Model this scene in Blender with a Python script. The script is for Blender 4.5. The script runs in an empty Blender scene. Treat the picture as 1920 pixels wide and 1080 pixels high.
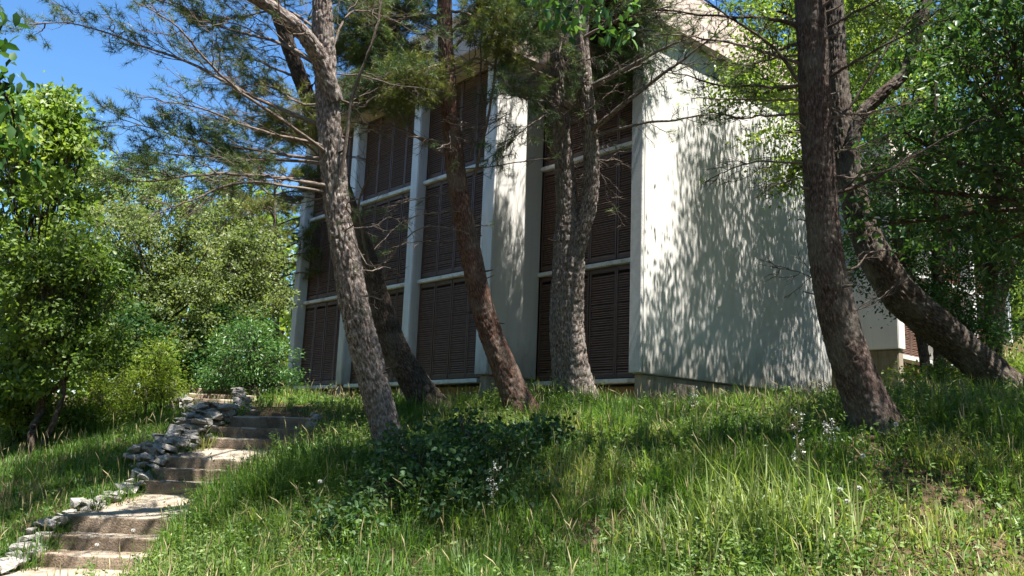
import bpy, bmesh, math, random
import numpy as np
from mathutils import Vector, Matrix, Quaternion
rng = np.random.default_rng(7); random.seed(7)
scene = bpy.context.scene
COL = scene.collection

# ------------------------------------------------------------------ camera, sky, sun, exposure
F_PX = 1616.46; EZ = 1.6
def _v(x, y): a = np.array([x, -y, -F_PX]); return a/np.linalg.norm(a)
_u = _v(1832, 361); _w = np.cross(_u, _v(-1472, 232)); _w /= np.linalg.norm(_w); _y = np.cross(_w, _u)
CM = np.array([_u, _y, _w])                         # camera axes -> world (the building lies along X and Y)
cd = bpy.data.cameras.new('camera'); cam = bpy.data.objects.new('camera', cd); COL.objects.link(cam)
cd.sensor_width = 36; cd.lens = F_PX/1920*36; cd.clip_end = 2000; cd.clip_start = .05
m = Matrix(CM.tolist()).to_4x4(); m.translation = (0, 0, EZ); cam.matrix_world = m
scene.camera = cam

SUN_EL = math.radians(68); SUN_X = -.04
to_sun = Vector((SUN_X*math.cos(SUN_EL), -math.cos(SUN_EL), math.sin(SUN_EL))).normalized()
world = bpy.data.worlds.new('World'); scene.world = world; world.use_nodes = True
wn = world.node_tree.nodes; wl = world.node_tree.links
sky = wn.new('ShaderNodeTexSky'); sky.sky_type = 'NISHITA'; sky.sun_disc = False
sky.sun_elevation = SUN_EL; sky.sun_rotation = math.atan2(to_sun.x, to_sun.y)
sky.air_density = 1.0; sky.dust_density = .25; sky.ozone_density = 3.5; sky.altitude = 150
hs = wn.new('ShaderNodeHueSaturation'); hs.inputs['Saturation'].default_value = 1.2; hs.inputs['Value'].default_value = 1.15
wl.new(sky.outputs[0], hs.inputs['Color']); wl.new(hs.outputs[0], wn['Background'].inputs[0]); wn['Background'].inputs[1].default_value = .064
sd = bpy.data.lights.new('sun', 'SUN'); sd.energy = 5.0; sd.angle = math.radians(.53); sd.color = (1, .955, .88)
sun = bpy.data.objects.new('sun', sd); COL.objects.link(sun); sun.rotation_euler = to_sun.to_track_quat('Z', 'Y').to_euler()
sun.location = (0, -20, 40)
scene.view_settings.view_transform = 'Standard'; scene.view_settings.look = 'None'
scene.view_settings.exposure = 1.8; scene.view_settings.gamma = 1
scene.cycles.max_bounces = 6; scene.cycles.transparent_max_bounces = 4
scene.cycles.diffuse_bounces = 4; scene.cycles.transmission_bounces = 4

# ------------------------------------------------------------------ helpers
def at(px, py, d):
    """a point of the place seen at (px, py) of the 1920x1080 photograph, d metres ahead"""
    return CM @ np.array([px-960, 540-py, -F_PX])*(d/F_PX) + np.array([0, 0, EZ])
def proj(P):
    P = np.atleast_2d(P) - np.array([0, 0, EZ]); c = P @ CM
    d = -c[:, 2]; dd = np.where(np.abs(d) < 1e-6, 1e-6, d)
    return 960+F_PX*c[:, 0]/dd, 540-F_PX*c[:, 1]/dd, d
def norm(a): return a/np.maximum(np.linalg.norm(a, axis=-1, keepdims=True), 1e-9)

def tag(o, label=None, cat=None, group=None, kind=None):
    if label: o['label'] = label
    if cat: o['category'] = cat
    if group: o['group'] = group
    if kind: o['kind'] = kind
    return o
def empty(name, loc=(0, 0, 0), label=None, cat=None, group=None):
    o = bpy.data.objects.new(name, None); COL.objects.link(o); o.location = [float(c) for c in loc]; o.empty_display_size = .2
    return tag(o, label, cat, group)
def link(name, me, parent=None, loc=None):
    o = bpy.data.objects.new(name, me); COL.objects.link(o)
    if loc is not None: o.location = [float(c) for c in loc]
    if parent is not None:
        o.parent = parent
        # geometry is written in world coordinates: undo the chain of parent offsets
        if loc is None:
            off = Vector((0, 0, 0)); p = parent
            while p is not None: off += p.location; p = p.parent
            o.location = -off
        else:
            off = Vector((0, 0, 0)); p = parent
            while p is not None: off += p.location; p = p.parent
            o.location = Vector([float(c) for c in loc]) - off
    return o

class MB:
    """collects vertices, triangles/quads and a per-vertex random tint"""
    def __init__(s): s.v = []; s.f3 = []; s.f4 = []; s.r = []; s.uv = []; s.n = 0
    def add(s, v, f3=None, f4=None, r=None, uv=None):
        v = np.asarray(v, np.float32).reshape(-1, 3)
        if f3 is not None and len(f3): s.f3.append(np.asarray(f3, np.int32).reshape(-1, 3)+s.n)
        if f4 is not None and len(f4): s.f4.append(np.asarray(f4, np.int32).reshape(-1, 4)+s.n)
        s.r.append(np.full(len(v), .5, np.float32) if r is None else np.broadcast_to(np.asarray(r, np.float32), (len(v),)))
        s.uv.append(np.zeros((len(v), 2), np.float32) if uv is None else np.asarray(uv, np.float32))
        s.v.append(v); s.n += len(v)
    def mesh(s, name, mat, smooth=False):
        me = bpy.data.meshes.new(name)
        if s.n:
            v = np.concatenate(s.v)
            f3 = np.concatenate(s.f3) if s.f3 else np.zeros((0, 3), np.int32)
            f4 = np.concatenate(s.f4) if s.f4 else np.zeros((0, 4), np.int32)
            me.vertices.add(len(v)); me.vertices.foreach_set('co', v.ravel())
            li = np.concatenate([f3.ravel(), f4.ravel()]); me.loops.add(len(li)); me.loops.foreach_set('vertex_index', li)
            ls = np.concatenate([np.arange(len(f3))*3, len(f3)*3+np.arange(len(f4))*4]).astype(np.int32)
            me.polygons.add(len(ls)); me.polygons.foreach_set('loop_start', ls)
            if smooth: me.polygons.foreach_set('use_smooth', np.ones(len(ls), bool))
            a = me.attributes.new('rnd', 'FLOAT', 'POINT'); a.data.foreach_set('value', np.concatenate(s.r).astype(np.float32))
            uv = np.concatenate(s.uv)
            b = me.attributes.new('along', 'FLOAT2', 'POINT'); b.data.foreach_set('vector', uv.ravel())
            me.update(calc_edges=True)
        me.materials.append(mat)
        return me
    def build(s, name, mat, parent=None, smooth=False): return link(name, s.mesh(name, mat, smooth), parent)

def tubes(mb, P, R, sides=4, r=None):
    """P (N,K,3) polylines, R (N,K) radii"""
    P = np.asarray(P, float); R = np.asarray(R, float)
    if len(P) == 0: return
    N, K, _ = P.shape
    T = norm(np.gradient(P, axis=1))
    ref = np.where(np.abs(T[..., 2:3]) > .9, np.array([1., 0, 0]), np.array([0, 0, 1.]))
    A = norm(np.cross(T, ref)); B = np.cross(T, A)
    an = np.arange(sides)*2*np.pi/sides
    V = P[:, :, None] + R[:, :, None, None]*(A[:, :, None]*np.cos(an)[None, None, :, None]+B[:, :, None]*np.sin(an)[None, None, :, None])
    idx = np.arange(N*K*sides).reshape(N, K, sides)
    a = idx[:, :-1]; b = idx[:, 1:]
    q = np.stack([a, np.roll(a, -1, 2), np.roll(b, -1, 2), b], -1).reshape(-1, 4)
    rr = None if r is None else np.repeat(np.asarray(r), K*sides)
    L = np.concatenate([np.zeros((N, 1)), np.cumsum(np.linalg.norm(np.diff(P, axis=1), axis=2), 1)], 1)
    uv = np.stack([np.broadcast_to(an/6.283*.2, (N, K, sides)), np.broadcast_to(L[:, :, None], (N, K, sides))], -1).reshape(-1, 2)
    mb.add(V.reshape(-1, 3), f4=q, r=rr, uv=uv)

def resample(pts, n):
    pts = np.asarray(pts, float); k = len(pts)
    P = np.vstack([2*pts[0]-pts[1], pts, 2*pts[-1]-pts[-2]])
    s = np.linspace(0, k-1, n); i = np.minimum(s.astype(int), k-2); t = (s-i)[:, None]
    p0, p1, p2, p3 = P[i], P[i+1], P[i+2], P[i+3]
    return .5*((2*p1)+(-p0+p2)*t+(2*p0-5*p1+4*p2-p3)*t*t+(-p0+3*p1-3*p2+p3)*t**3)

def leaves(mb, P, size, width=.45, up=.5, fold=.25, r=None, shape=4, dirs=None):
    P = np.asarray(P, float); n = len(P)
    if n == 0: return
    N = norm(rng.normal(size=(n, 3))+np.array([0, 0, up]))
    D = rng.normal(size=(n, 3)) if dirs is None else dirs+rng.normal(size=(n, 3))*.45
    D = norm(D-(D*N).sum(1, keepdims=True)*N); S = np.cross(N, D)
    L = (np.asarray(size)*np.ones(n))[:, None]; W = L*width*.5
    rr = rng.random(n) if r is None else r
    if shape == 4:
        V = np.stack([P, P+D*L*.45-S*W+N*W*fold, P+D*L, P+D*L*.45+S*W+N*W*fold], 1)
        k = np.arange(n)[:, None]*4
        f = np.concatenate([k+[0, 2, 1], k+[0, 3, 2]])
        mb.add(V.reshape(-1, 3), f3=f, r=np.repeat(rr, 4))
    else:
        c = N*L*.10
        V = np.stack([P, P+D*L*.28-S*W*.95+N*W*fold, P+D*L*.68-S*W*.8+N*W*fold-c*.4, P+D*L-c*1.6, P+D*L*.68+S*W*.8+N*W*fold-c*.4, P+D*L*.28+S*W*.95+N*W*fold, P+D*L*.55-c*.3], 1)
        k = np.arange(n)[:, None]*7
        f = np.concatenate([k+[0, 6, 1], k+[1, 6, 2], k+[2, 6, 3], k+[3, 6, 4], k+[4, 6, 5], k+[5, 6, 0]])
        mb.add(V.reshape(-1, 3), f3=f, r=np.repeat(rr, 7))

def needles(mb, P, A, n=16, length=.09, w=.0068, spread=.75):
    """tufts of needles at points P along the directions A"""
    P = np.repeat(np.asarray(P, float), n, 0); A = np.repeat(np.asarray(A, float), n, 0); k = len(P)
    if k == 0: return
    base = P+A*(rng.random((k, 1))-.5)*.16
    D = norm(A*.8+rng.normal(size=(k, 3))*spread); S = norm(np.cross(D, rng.normal(size=(k, 3))))
    L = length*(.7+.6*rng.random((k, 1)))
    V = np.stack([base-S*w*.5, base+S*w*.5, base+D*L], 1)
    mb.add(V.reshape(-1, 3), f3=np.arange(3*k).reshape(-1, 3), r=np.repeat(np.repeat(rng.random(k//n), n), 3))

def hashn(i, j, s):
    h = np.sin(i*127.1+j*311.7+s*74.7)*43758.5453; return h-np.floor(h)
def vnoise(x, y, s=0):
    xi = np.floor(x); yi = np.floor(y); fx = x-xi; fy = y-yi
    fx = fx*fx*(3-2*fx); fy = fy*fy*(3-2*fy)
    a = hashn(xi, yi, s); b = hashn(xi+1, yi, s); c = hashn(xi, yi+1, s); d = hashn(xi+1, yi+1, s)
    return (a*(1-fx)+b*fx)*(1-fy)+(c*(1-fx)+d*fx)*fy
def cells(u, v, per, s):
    """distance to the border between bark plates (periodic in u) and a plate tint"""
    ui = np.floor(u); vi = np.floor(v); best = np.full(u.shape, 9.); sec = np.full(u.shape, 9.); idv = np.zeros(u.shape)
    for di in (-1, 0, 1):
        for dj in (-1, 0, 1):
            cu = ui+di; cv = vi+dj; cm = np.mod(cu, per)
            px = cu+.15+.7*hashn(cm, cv, s); py = cv+.1+.8*hashn(cm, cv, s+3)
            d = np.hypot(u-px, v-py); h = hashn(cm, cv, s+9)
            idv = np.where(d < best, h, idv); sec = np.where(d < best, best, np.minimum(sec, d)); best = np.minimum(best, d)
    return sec-best, idv

# ------------------------------------------------------------------ materials
def mat(name):
    m = bpy.data.materials.new(name); m.use_nodes = True; nt = m.node_tree
    return m, nt, nt.nodes['Principled BSDF']
def nd(nt, t, **k):
    n = nt.nodes.new(t)
    for a, b in k.items():
        if a in n.inputs: n.inputs[a].default_value = b
        else: setattr(n, a, b)
    return n
def ramp(nt, src, stops):
    r = nt.nodes.new('ShaderNodeValToRGB'); e = r.color_ramp.elements
    while len(e) < len(stops): e.new(.5)
    for q, (p, c) in zip(e, stops): q.position = p; q.color = (*c, 1)
    nt.links.new(src, r.inputs[0]); return r.outputs[0]
def mixc(nt, fac, a, b, mode='MIX'):
    n = nt.nodes.new('ShaderNodeMix'); n.data_type = 'RGBA'; n.blend_type = mode
    for s, q in ((0, fac), (6, a), (7, b)):
        if hasattr(q, 'is_linked'): nt.links.new(q, n.inputs[s])
        else: n.inputs[s].default_value = q if s == 0 else (*q, 1)
    return n.outputs[2]
def coords(nt, scale=(1, 1, 1)):
    g = nd(nt, 'ShaderNodeNewGeometry'); mp = nd(nt, 'ShaderNodeMapping'); mp.inputs['Scale'].default_value = scale
    nt.links.new(g.outputs['Position'], mp.inputs[0]); return mp.outputs[0]
def noise(nt, co, scale, detail=5, rough=.6):
    n = nd(nt, 'ShaderNodeTexNoise', Scale=scale, Detail=detail, Roughness=rough); nt.links.new(co, n.inputs['Vector']); return n.outputs[0]
def bump(nt, b, h, strength=.5, dist=.02):
    n = nd(nt, 'ShaderNodeBump', Strength=strength, Distance=dist); nt.links.new(h, n.inputs['Height']); nt.links.new(n.outputs[0], b.inputs['Normal'])
    return n

def rough_mat(name, c1, c2, scale=3, grain=120, gs=.4, gd=.004, rough=.85, stain=None, streak=False):
    m, nt, b = mat(name); co = coords(nt)
    n1 = noise(nt, co, scale, 7, .65)
    col = ramp(nt, n1, [(.3, c1), (.7, c2)])
    if stain:
        cs = coords(nt, (2.2, 2.2, .16) if streak else (1, 1, 1))
        n2 = noise(nt, cs, 2.2, 6, .7)
        f = ramp(nt, n2, [(.5, (0, 0, 0)), (.72, (1, 1, 1))])
        col = mixc(nt, f, col, stain)
    n3 = noise(nt, co, grain, 3, .6)
    col = mixc(nt, .35, col, ramp(nt, n3, [(.3, (.55,)*3), (.7, (1.,)*3)]), 'MULTIPLY')
    nt.links.new(col, b.inputs['Base Color']); b.inputs['Roughness'].default_value = rough
    b.inputs['Specular IOR Level'].default_value = .25
    bump(nt, b, n3, gs, gd)
    return m

M = {}
M['stucco'] = rough_mat('white_stucco', (.60, .585, .55), (.65, .635, .60), 1.2, 90, .25, .004, .9, (.575, .565, .53), True)
M['stipple'] = rough_mat('stippled_concrete', (.46, .46, .45), (.60, .60, .59), 6, 65, 1.0, .016, .9)
M['fin'] = rough_mat('pale_painted_concrete', (.62, .63, .64), (.70, .71, .72), 2, 120, .2, .003, .8, (.5, .5, .48), True)
M['ledge'] = rough_mat('chipped_white_paint', (.62, .61, .58), (.74, .73, .70), 9, 60, .3, .004, .7, (.22, .19, .16))
M['foundation'] = rough_mat('bare_foundation_concrete', (.25, .20, .145), (.40, .34, .26), 3, 40, .8, .012, .95, (.17, .125, .085), True)
M['ochre'] = rough_mat('ochre_render', (.30, .19, .10), (.40, .27, .15), 2, 50, .4, .006, .95)
M['fascia'] = rough_mat('pink_beige_render', (.58, .46, .40), (.68, .57, .50), 2, 60, .4, .006, .9, (.4, .33, .28), True)
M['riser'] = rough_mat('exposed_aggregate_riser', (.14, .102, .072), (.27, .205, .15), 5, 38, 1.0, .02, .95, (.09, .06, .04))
M['concrete'] = rough_mat('worn_step_concrete', (.27, .225, .17), (.43, .37, .295), 2.6, 55, 1.0, .016, .95, (.16, .10, .065))
M['stone'] = rough_mat('grey_limestone', (.16, .148, .13), (.43, .405, .37), 6, 26, 1.0, .03, .95, (.16, .15, .125))
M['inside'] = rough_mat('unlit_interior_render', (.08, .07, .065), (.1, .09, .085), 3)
def age_wall(m, z0):
    nt = m.node_tree; b = nt.nodes['Principled BSDF']; src = b.inputs['Base Color'].links[0].from_socket
    g = nd(nt, 'ShaderNodeNewGeometry'); sp = nd(nt, 'ShaderNodeSeparateXYZ'); nt.links.new(g.outputs['Position'], sp.inputs[0])
    n = noise(nt, coords(nt, (3, 3, 1.2)), 1.6, 7, .7); ad = nd(nt, 'ShaderNodeMath', operation='MULTIPLY_ADD'); nt.links.new(n, ad.inputs[0]); ad.inputs[1].default_value = -1.7; nt.links.new(sp.outputs[2], ad.inputs[2])
    f = nd(nt, 'ShaderNodeMapRange'); nt.links.new(ad.outputs[0], f.inputs[0]); f.inputs[1].default_value = z0-.95; f.inputs[2].default_value = z0-.1; f.inputs[3].default_value = .75; f.inputs[4].default_value = 0
    col = mixc(nt, f.outputs[0], src, (.26, .235, .19))
    dn = noise(nt, coords(nt, (1.6, 1.6, .09)), 2.0, 4, .6); col = mixc(nt, ramp(nt, dn, [(.5, (0, 0, 0)), (.8, (.45,)*3)]), col, (.38, .36, .32))
    nt.links.new(col, b.inputs['Base Color'])
age_wall(M['stucco'], 3.1); age_wall(M['fin'], 3.0)
def brown(name, c, rough):
    m, nt, b = mat(name); co = coords(nt, (1, 1, 5)); n = noise(nt, co, 6, 5, .7)
    nt.links.new(ramp(nt, n, [(.3, tuple(x*.7 for x in c)), (.7, tuple(x*1.25 for x in c))]), b.inputs['Base Color'])
    b.inputs['Roughness'].default_value = rough; return m
M['slat'] = brown('dark_brown_slat', (.20, .11, .076), .55)
M['shutter'] = brown('brown_shutter_frame', (.09, .05, .036), .6)
M['redslat'] = brown('red_brown_slat', (.17, .06, .04), .6)
M['metal'] = brown('pale_gutter_metal', (.62, .62, .62), .4)

def bark(name, cols, deep):
    m, nt, b = mat(name)
    a = nd(nt, 'ShaderNodeAttribute', attribute_name='along'); r = nd(nt, 'ShaderNodeAttribute', attribute_name='rnd')
    mp = nd(nt, 'ShaderNodeMapping'); mp.inputs['Scale'].default_value = (1, .38, 1); nt.links.new(a.outputs['Vector'], mp.inputs[0])
    n = noise(nt, mp.outputs[0], 34, 6, .7); n2 = noise(nt, coords(nt), 2.2, 4, .6)
    col = ramp(nt, n, [(.36, deep), (.46, cols[0]), (.55, cols[1]), (.66, cols[2])])
    col = mixc(nt, r.outputs['Fac'], mixc(nt, 1.0, col, (.62, .58, .56), 'MULTIPLY'), col)
    col = mixc(nt, ramp(nt, n2, [(.45, (0, 0, 0)), (.7, (.45,)*3)]), col, (.20, .19, .16))
    nt.links.new(col, b.inputs['Base Color']); b.inputs['Roughness'].default_value = .95; b.inputs['Specular IOR Level'].default_value = .15
    bump(nt, b, n, 1.0, .02); return m
M['bark'] = bark('grey_pine_bark', [(.13, .10, .085), (.26, .22, .20), (.46, .42, .39)], (.05, .034, .027))
M['redbark'] = bark('red_pine_bark', [(.10, .052, .038), (.165, .09, .066), (.26, .18, .145)], (.05, .026, .02))
M['darkbark'] = bark('dark_bark', [(.055, .042, .034), (.10, .077, .063), (.19, .155, .135)], (.03, .02, .016))
M['plumbark'] = bark('purplish_pine_bark', [(.065, .045, .038), (.115, .082, .07), (.22, .17, .15)], (.035, .022, .018))
M['twig'] = bark('dry_twig', [(.15, .115, .095), (.22, .175, .145), (.33, .28, .245)], (.10, .075, .06))

def leafmat(name, stops, trans=.45, rough=.45, tcol=1.5, spec=.4):
    m, nt, b = mat(name)
    r = nd(nt, 'ShaderNodeAttribute', attribute_name='rnd'); n = noise(nt, coords(nt), .9, 3, .6)
    f = nd(nt, 'ShaderNodeMath', operation='MULTIPLY_ADD'); nt.links.new(n, f.inputs[0]); f.inputs[1].default_value = .7
    f2 = nd(nt, 'ShaderNodeMath', operation='MULTIPLY_ADD'); nt.links.new(r.outputs['Fac'], f2.inputs[0]); f2.inputs[1].default_value = .75; f2.inputs[2].default_value = -.22
    nt.links.new(f2.outputs[0], f.inputs[2])
    col = ramp(nt, f.outputs[0], stops)
    nt.links.new(col, b.inputs['Base Color']); b.inputs['Roughness'].default_value = rough; b.inputs['Specular IOR Level'].default_value = spec
    t = nd(nt, 'ShaderNodeBsdfTranslucent')
    tc = mixc(nt, 1.0, col, (tcol, tcol*1.05, tcol*.45), 'MULTIPLY'); nt.links.new(tc, t.inputs[0])
    mx = nd(nt, 'ShaderNodeMixShader'); mx.inputs[0].default_value = trans
    nt.links.new(b.outputs[0], mx.inputs[1]); nt.links.new(t.outputs[0], mx.inputs[2])
    nt.links.new(mx.outputs[0], nt.nodes['Material Output'].inputs[0]); return m
G3 = lambda a, b, c: [(.12, a), (.5, b), (.88, c)]
M['leaf_fresh'] = leafmat('fresh_green_leaf', G3((.075, .14, .028), (.15, .225, .045), (.26, .32, .075)))
M['leaf_mid'] = leafmat('mid_green_leaf', G3((.055, .105, .022), (.105, .17, .036), (.18, .24, .06)))
M['leaf_grey'] = leafmat('grey_green_leaf', G3((.075, .105, .04), (.14, .18, .07), (.24, .27, .12)))
M['leaf_dark'] = leafmat('dark_green_leaf', G3((.018, .055, .016), (.035, .09, .025), (.07, .14, .04)), .35, .55, 1.4, .2)
M['leaf_gloss'] = leafmat('glossy_green_leaf', G3((.03, .085, .025), (.065, .15, .04), (.13, .23, .07)), .3, .42, 1.4, .3)
M['leaf_spray'] = leafmat('dark_glossy_leaf', G3((.022, .06, .02), (.045, .10, .03), (.10, .175, .055)), .35, .42, 1.4, .3)
M['leaf_yellow'] = leafmat('yellow_green_leaf', G3((.12, .19, .02), (.21, .29, .035), (.30, .36, .06)))
M['leaf_bramble'] = leafmat('bramble_leaf', G3((.024, .06, .022), (.045, .1, .035), (.09, .16, .055)), .35, .5, 1.3, .3)
M['needle'] = leafmat('pine_needle', G3((.03, .06, .025), (.06, .105, .035), (.13, .17, .05)), .25, .5, 1.3, .3)
M['needle_gold'] = leafmat('olive_pine_needle', G3((.07, .09, .025), (.12, .145, .035), (.21, .21, .06)), .3, .5, 1.3, .3)
M['grass'] = leafmat('grass_blade', [(.1, (.06, .125, .026)), (.45, (.11, .195, .042)), (.7, (.19, .26, .07)), (.92, (.40, .36, .18))], .4, .5, 1.4, .3)
M['grass_lush'] = leafmat('lush_grass_blade', G3((.065, .135, .025), (.115, .205, .04), (.20, .28, .06)), .4, .45, 1.4, .35)
M['grass_pale'] = leafmat('pale_broad_grass_blade', G3((.14, .20, .06), (.24, .31, .10), (.38, .42, .18)), .4, .45, 1.3, .35)
M['dry'] = leafmat('dry_grass_stalk', G3((.20, .18, .08), (.34, .29, .15), (.48, .42, .25)), .3, .7, 1.1, .2)
M['weed'] = leafmat('weed_leaf', G3((.06, .12, .025), (.115, .19, .045), (.21, .27, .08)), .4, .5)
M['fluff'] = rough_mat('white_seed_fluff', (.62, .61, .57), (.75, .74, .7), 20)
def soil():
    m, nt, b = mat('needle_littered_soil'); co = coords(nt)
    n = noise(nt, co, 1.3, 8, .7); n2 = noise(nt, co, 45, 4, .7)
    c = ramp(nt, n, [(.3, (.05, .055, .022)), (.5, (.12, .085, .05)), (.7, (.20, .13, .085))])
    c = mixc(nt, .6, c, ramp(nt, n2, [(.3, (.35,)*3), (.75, (1.2,)*3)]), 'MULTIPLY')
    nt.links.new(c, b.inputs['Base Color']); b.inputs['Roughness'].default_value = 1; b.inputs['Specular IOR Level'].default_value = .1
    bump(nt, b, n2, 1, .03); return m
M['soil'] = soil()

# ------------------------------------------------------------------ the ground
STEPS = [(74, 1037.5, 11.0), (96, 1003.6, 11.45), (136, 967.5, 11.95), (282, 902, 13.), (296, 878, 13.4), (318, 857, 13.8), (398, 820, 14.9), (420, 800, 15.3), (441, 780, 15.7)]
STEP_L = np.array([at(*s) for s in STEPS])                       # left front corner of every tread
RD = np.array([.75, -.66, 0]); RD /= np.linalg.norm(RD); ND = np.array([.66, .75, 0]); ND /= np.linalg.norm(ND)
STEP_W = 1.6
_ctl = [(0, 0, 0), (-5, -5, -.3), (6, -5, .3), (-6, 8, -.7), (0, 6, -.15), (5, 2, .15), (-60, 30, 0), (20, 70, 3), (-20, 60, 1), (70, 60, 8), (80, 0, 9), (30, -40, 4), (-40, -40, -3),
        (12, 0, 1.2), (16, 0, 2.2), (22, 4, 3.6), (14, 12.5, 2.6), (14, 20, 2.7), (22, 16, 3.3)]
_ctl += [tuple(at(*a)) for a in [(300, 1080, 10), (960, 1080, 8.5), (1900, 1080, 7.5), (0, 1080, 10.9), (0, 1000, 12.0), (0, 850, 17), (200, 800, 18), (335, 768, 18.5), (480, 772, 16.6), (430, 742, 20), (560, 760, 18),
         (742, 872, 12), (815, 778, 15.5), (985, 782, 14), (1078, 760, 15), (1640, 795, 10.5), (1905, 757, 14), (850, 900, 10.5), (1400, 950, 9.3), (1300, 800, 13),
         (620, 760, 21.5), (760, 760, 19.5), (950, 759, 18), (1195, 768, 16.4), (1500, 764, 19), (1690, 728, 24.5), (1900, 640, 30), (590, 802, 15.0), (540, 880, 12.6), (420, 960, 11.3)]]
_ctl += [tuple(p+np.array([0, 0, -.14])) for p in STEP_L]
_ctl += [tuple(p+RD*STEP_W+np.array([0, 0, .06])) for p in STEP_L]
_ctl = np.array(_ctl, float)
def _U(r2): return np.where(r2 > 1e-12, r2*np.log(np.maximum(r2, 1e-12)), 0)
_d2 = ((_ctl[:, None, :2]-_ctl[None, :, :2])**2).sum(-1); _n = len(_ctl)
_K = np.zeros((_n+3, _n+3)); _K[:_n, :_n] = _U(_d2)+np.eye(_n)*.6; _K[:_n, _n] = 1; _K[:_n, _n+1:] = _ctl[:, :2]; _K[_n:, :_n] = _K[:_n, _n:].T
_c = np.linalg.solve(_K, np.concatenate([_ctl[:, 2], np.zeros(3)]))
def stair_mask(x, y):
    """1 inside the footprint of the stairs, falling to 0 around it"""
    x = np.asarray(x, float); y = np.asarray(y, float)
    s = x*ND[0]+y*ND[1]; t = x*RD[0]+y*RD[1]
    S = STEP_L @ ND; T = STEP_L @ RD
    left = np.interp(s, S, T)
    f = lambda q: np.clip(q, 0, 1)
    return f((t-left+.05)/.25)*f((left+STEP_W+.0-t)/.3)*f((s-S[0]+1.3)/.3)*f((S[-1]+.9-s)/.4)
def gz0(x, y):
    x = np.atleast_1d(np.asarray(x, float)); y = np.atleast_1d(np.asarray(y, float)); out = np.empty(x.shape)
    xf = x.ravel(); yf = y.ravel(); o = np.empty(len(xf))
    for i in range(0, len(xf), 20000):
        a = xf[i:i+20000]; b = yf[i:i+20000]
        r2 = (a[:, None]-_ctl[None, :, 0])**2+(b[:, None]-_ctl[None, :, 1])**2
        o[i:i+20000] = _U(r2) @ _c[:_n]+_c[_n]+_c[_n+1]*a+_c[_n+2]*b
    o = np.clip(o, -6, 14)
    return o.reshape(x.shape)
def gz(x, y):
    x = np.atleast_1d(np.asarray(x, float)); y = np.atleast_1d(np.asarray(y, float))
    return gz0(x, y)-.32*stair_mask(x, y)+.05*(vnoise(x*1.3, y*1.3, 5)-.5)+.03*(vnoise(x*4, y*4, 6)-.5)
gx = np.concatenate([-np.geomspace(300, 4, 22), np.linspace(-3.6, 32, 160), 32+np.geomspace(.5, 300, 26)])
xx, yy = np.meshgrid(gx, gx, indexing='ij'); zz = gz(xx, yy)
g = MB(); nn = len(gx); idx = np.arange(nn*nn).reshape(nn, nn)
g.add(np.stack([xx, yy, zz], -1), f4=np.stack([idx[:-1, :-1], idx[1:, :-1], idx[1:, 1:], idx[:-1, 1:]], -1))
tag(g.build('ground', M['soil'], smooth=True), 'brown needle littered soil of the wooded slope', kind='structure')

# ------------------------------------------------------------------ mesh boxes
def box_mesh(name, boxes, mt, bevel=.012):
    bm = bmesh.new()
    for (x0, x1, y0, y1, z0, z1) in boxes:
        r = bmesh.ops.create_cube(bm, size=1)
        for v in r['verts']: v.co = ((x0+x1)/2+v.co.x*(x1-x0), (y0+y1)/2+v.co.y*(y1-y0), (z0+z1)/2+v.co.z*(z1-z0))
    if bevel: bmesh.ops.bevel(bm, geom=bm.edges[:], offset=bevel, segments=2, affect='EDGES', clamp_overlap=True)
    me = bpy.data.meshes.new(name); bm.to_mesh(me); bm.free(); me.materials.append(mt); return me
def boxes(name, bx, mt, parent, bevel=.012): return link(name, box_mesh(name, bx, mt, bevel), parent)

# ------------------------------------------------------------------ the building
Z = [2.87, 5.30, 7.76, 10.2]
bld = empty('office_building', (12, 14, 2.4), 'white concrete building with dark louvred shutters and deep pale fins behind the pines', 'building')
boxes('wall', [(12.66, 19.85, 10.45, 10.72, 2.97, 10.6)], M['stucco'], bld, .02)['label'] = 'big blank white wall with leaf shadows'
boxes('wall_end', [(12.6, 12.658, 10.46, 10.735, 2.99, 10.6)], M['stipple'], bld, .006)['label'] = 'stippled grey end of the big wall'
boxes('wall', [(11.68, 13.08, 13.78, 14.16, 2.97, 10.6)], M['stucco'], bld, .02)['label'] = 'narrow white wall beside the tall shutters'
boxes('wall_end', [(11.64, 11.678, 13.79, 14.175, 2.99, 10.6)], M['fin'], bld, .006)
boxes('wall', [(19.5, 19.84, 10.73, 22, 2.9, 10.6)], M['stucco'], bld, .02)
boxes('wall', [(11.95, 19.4, 22.62, 22.95, 2.6, 10.6)], M['stucco'], bld, .02)
boxes('core', [(13.45, 19.3, 10.8, 14.1, 2.2, 10.5), (12.35, 19.3, 14.2, 22.5, 2.2, 10.5)], M['inside'], bld, 0)
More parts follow.
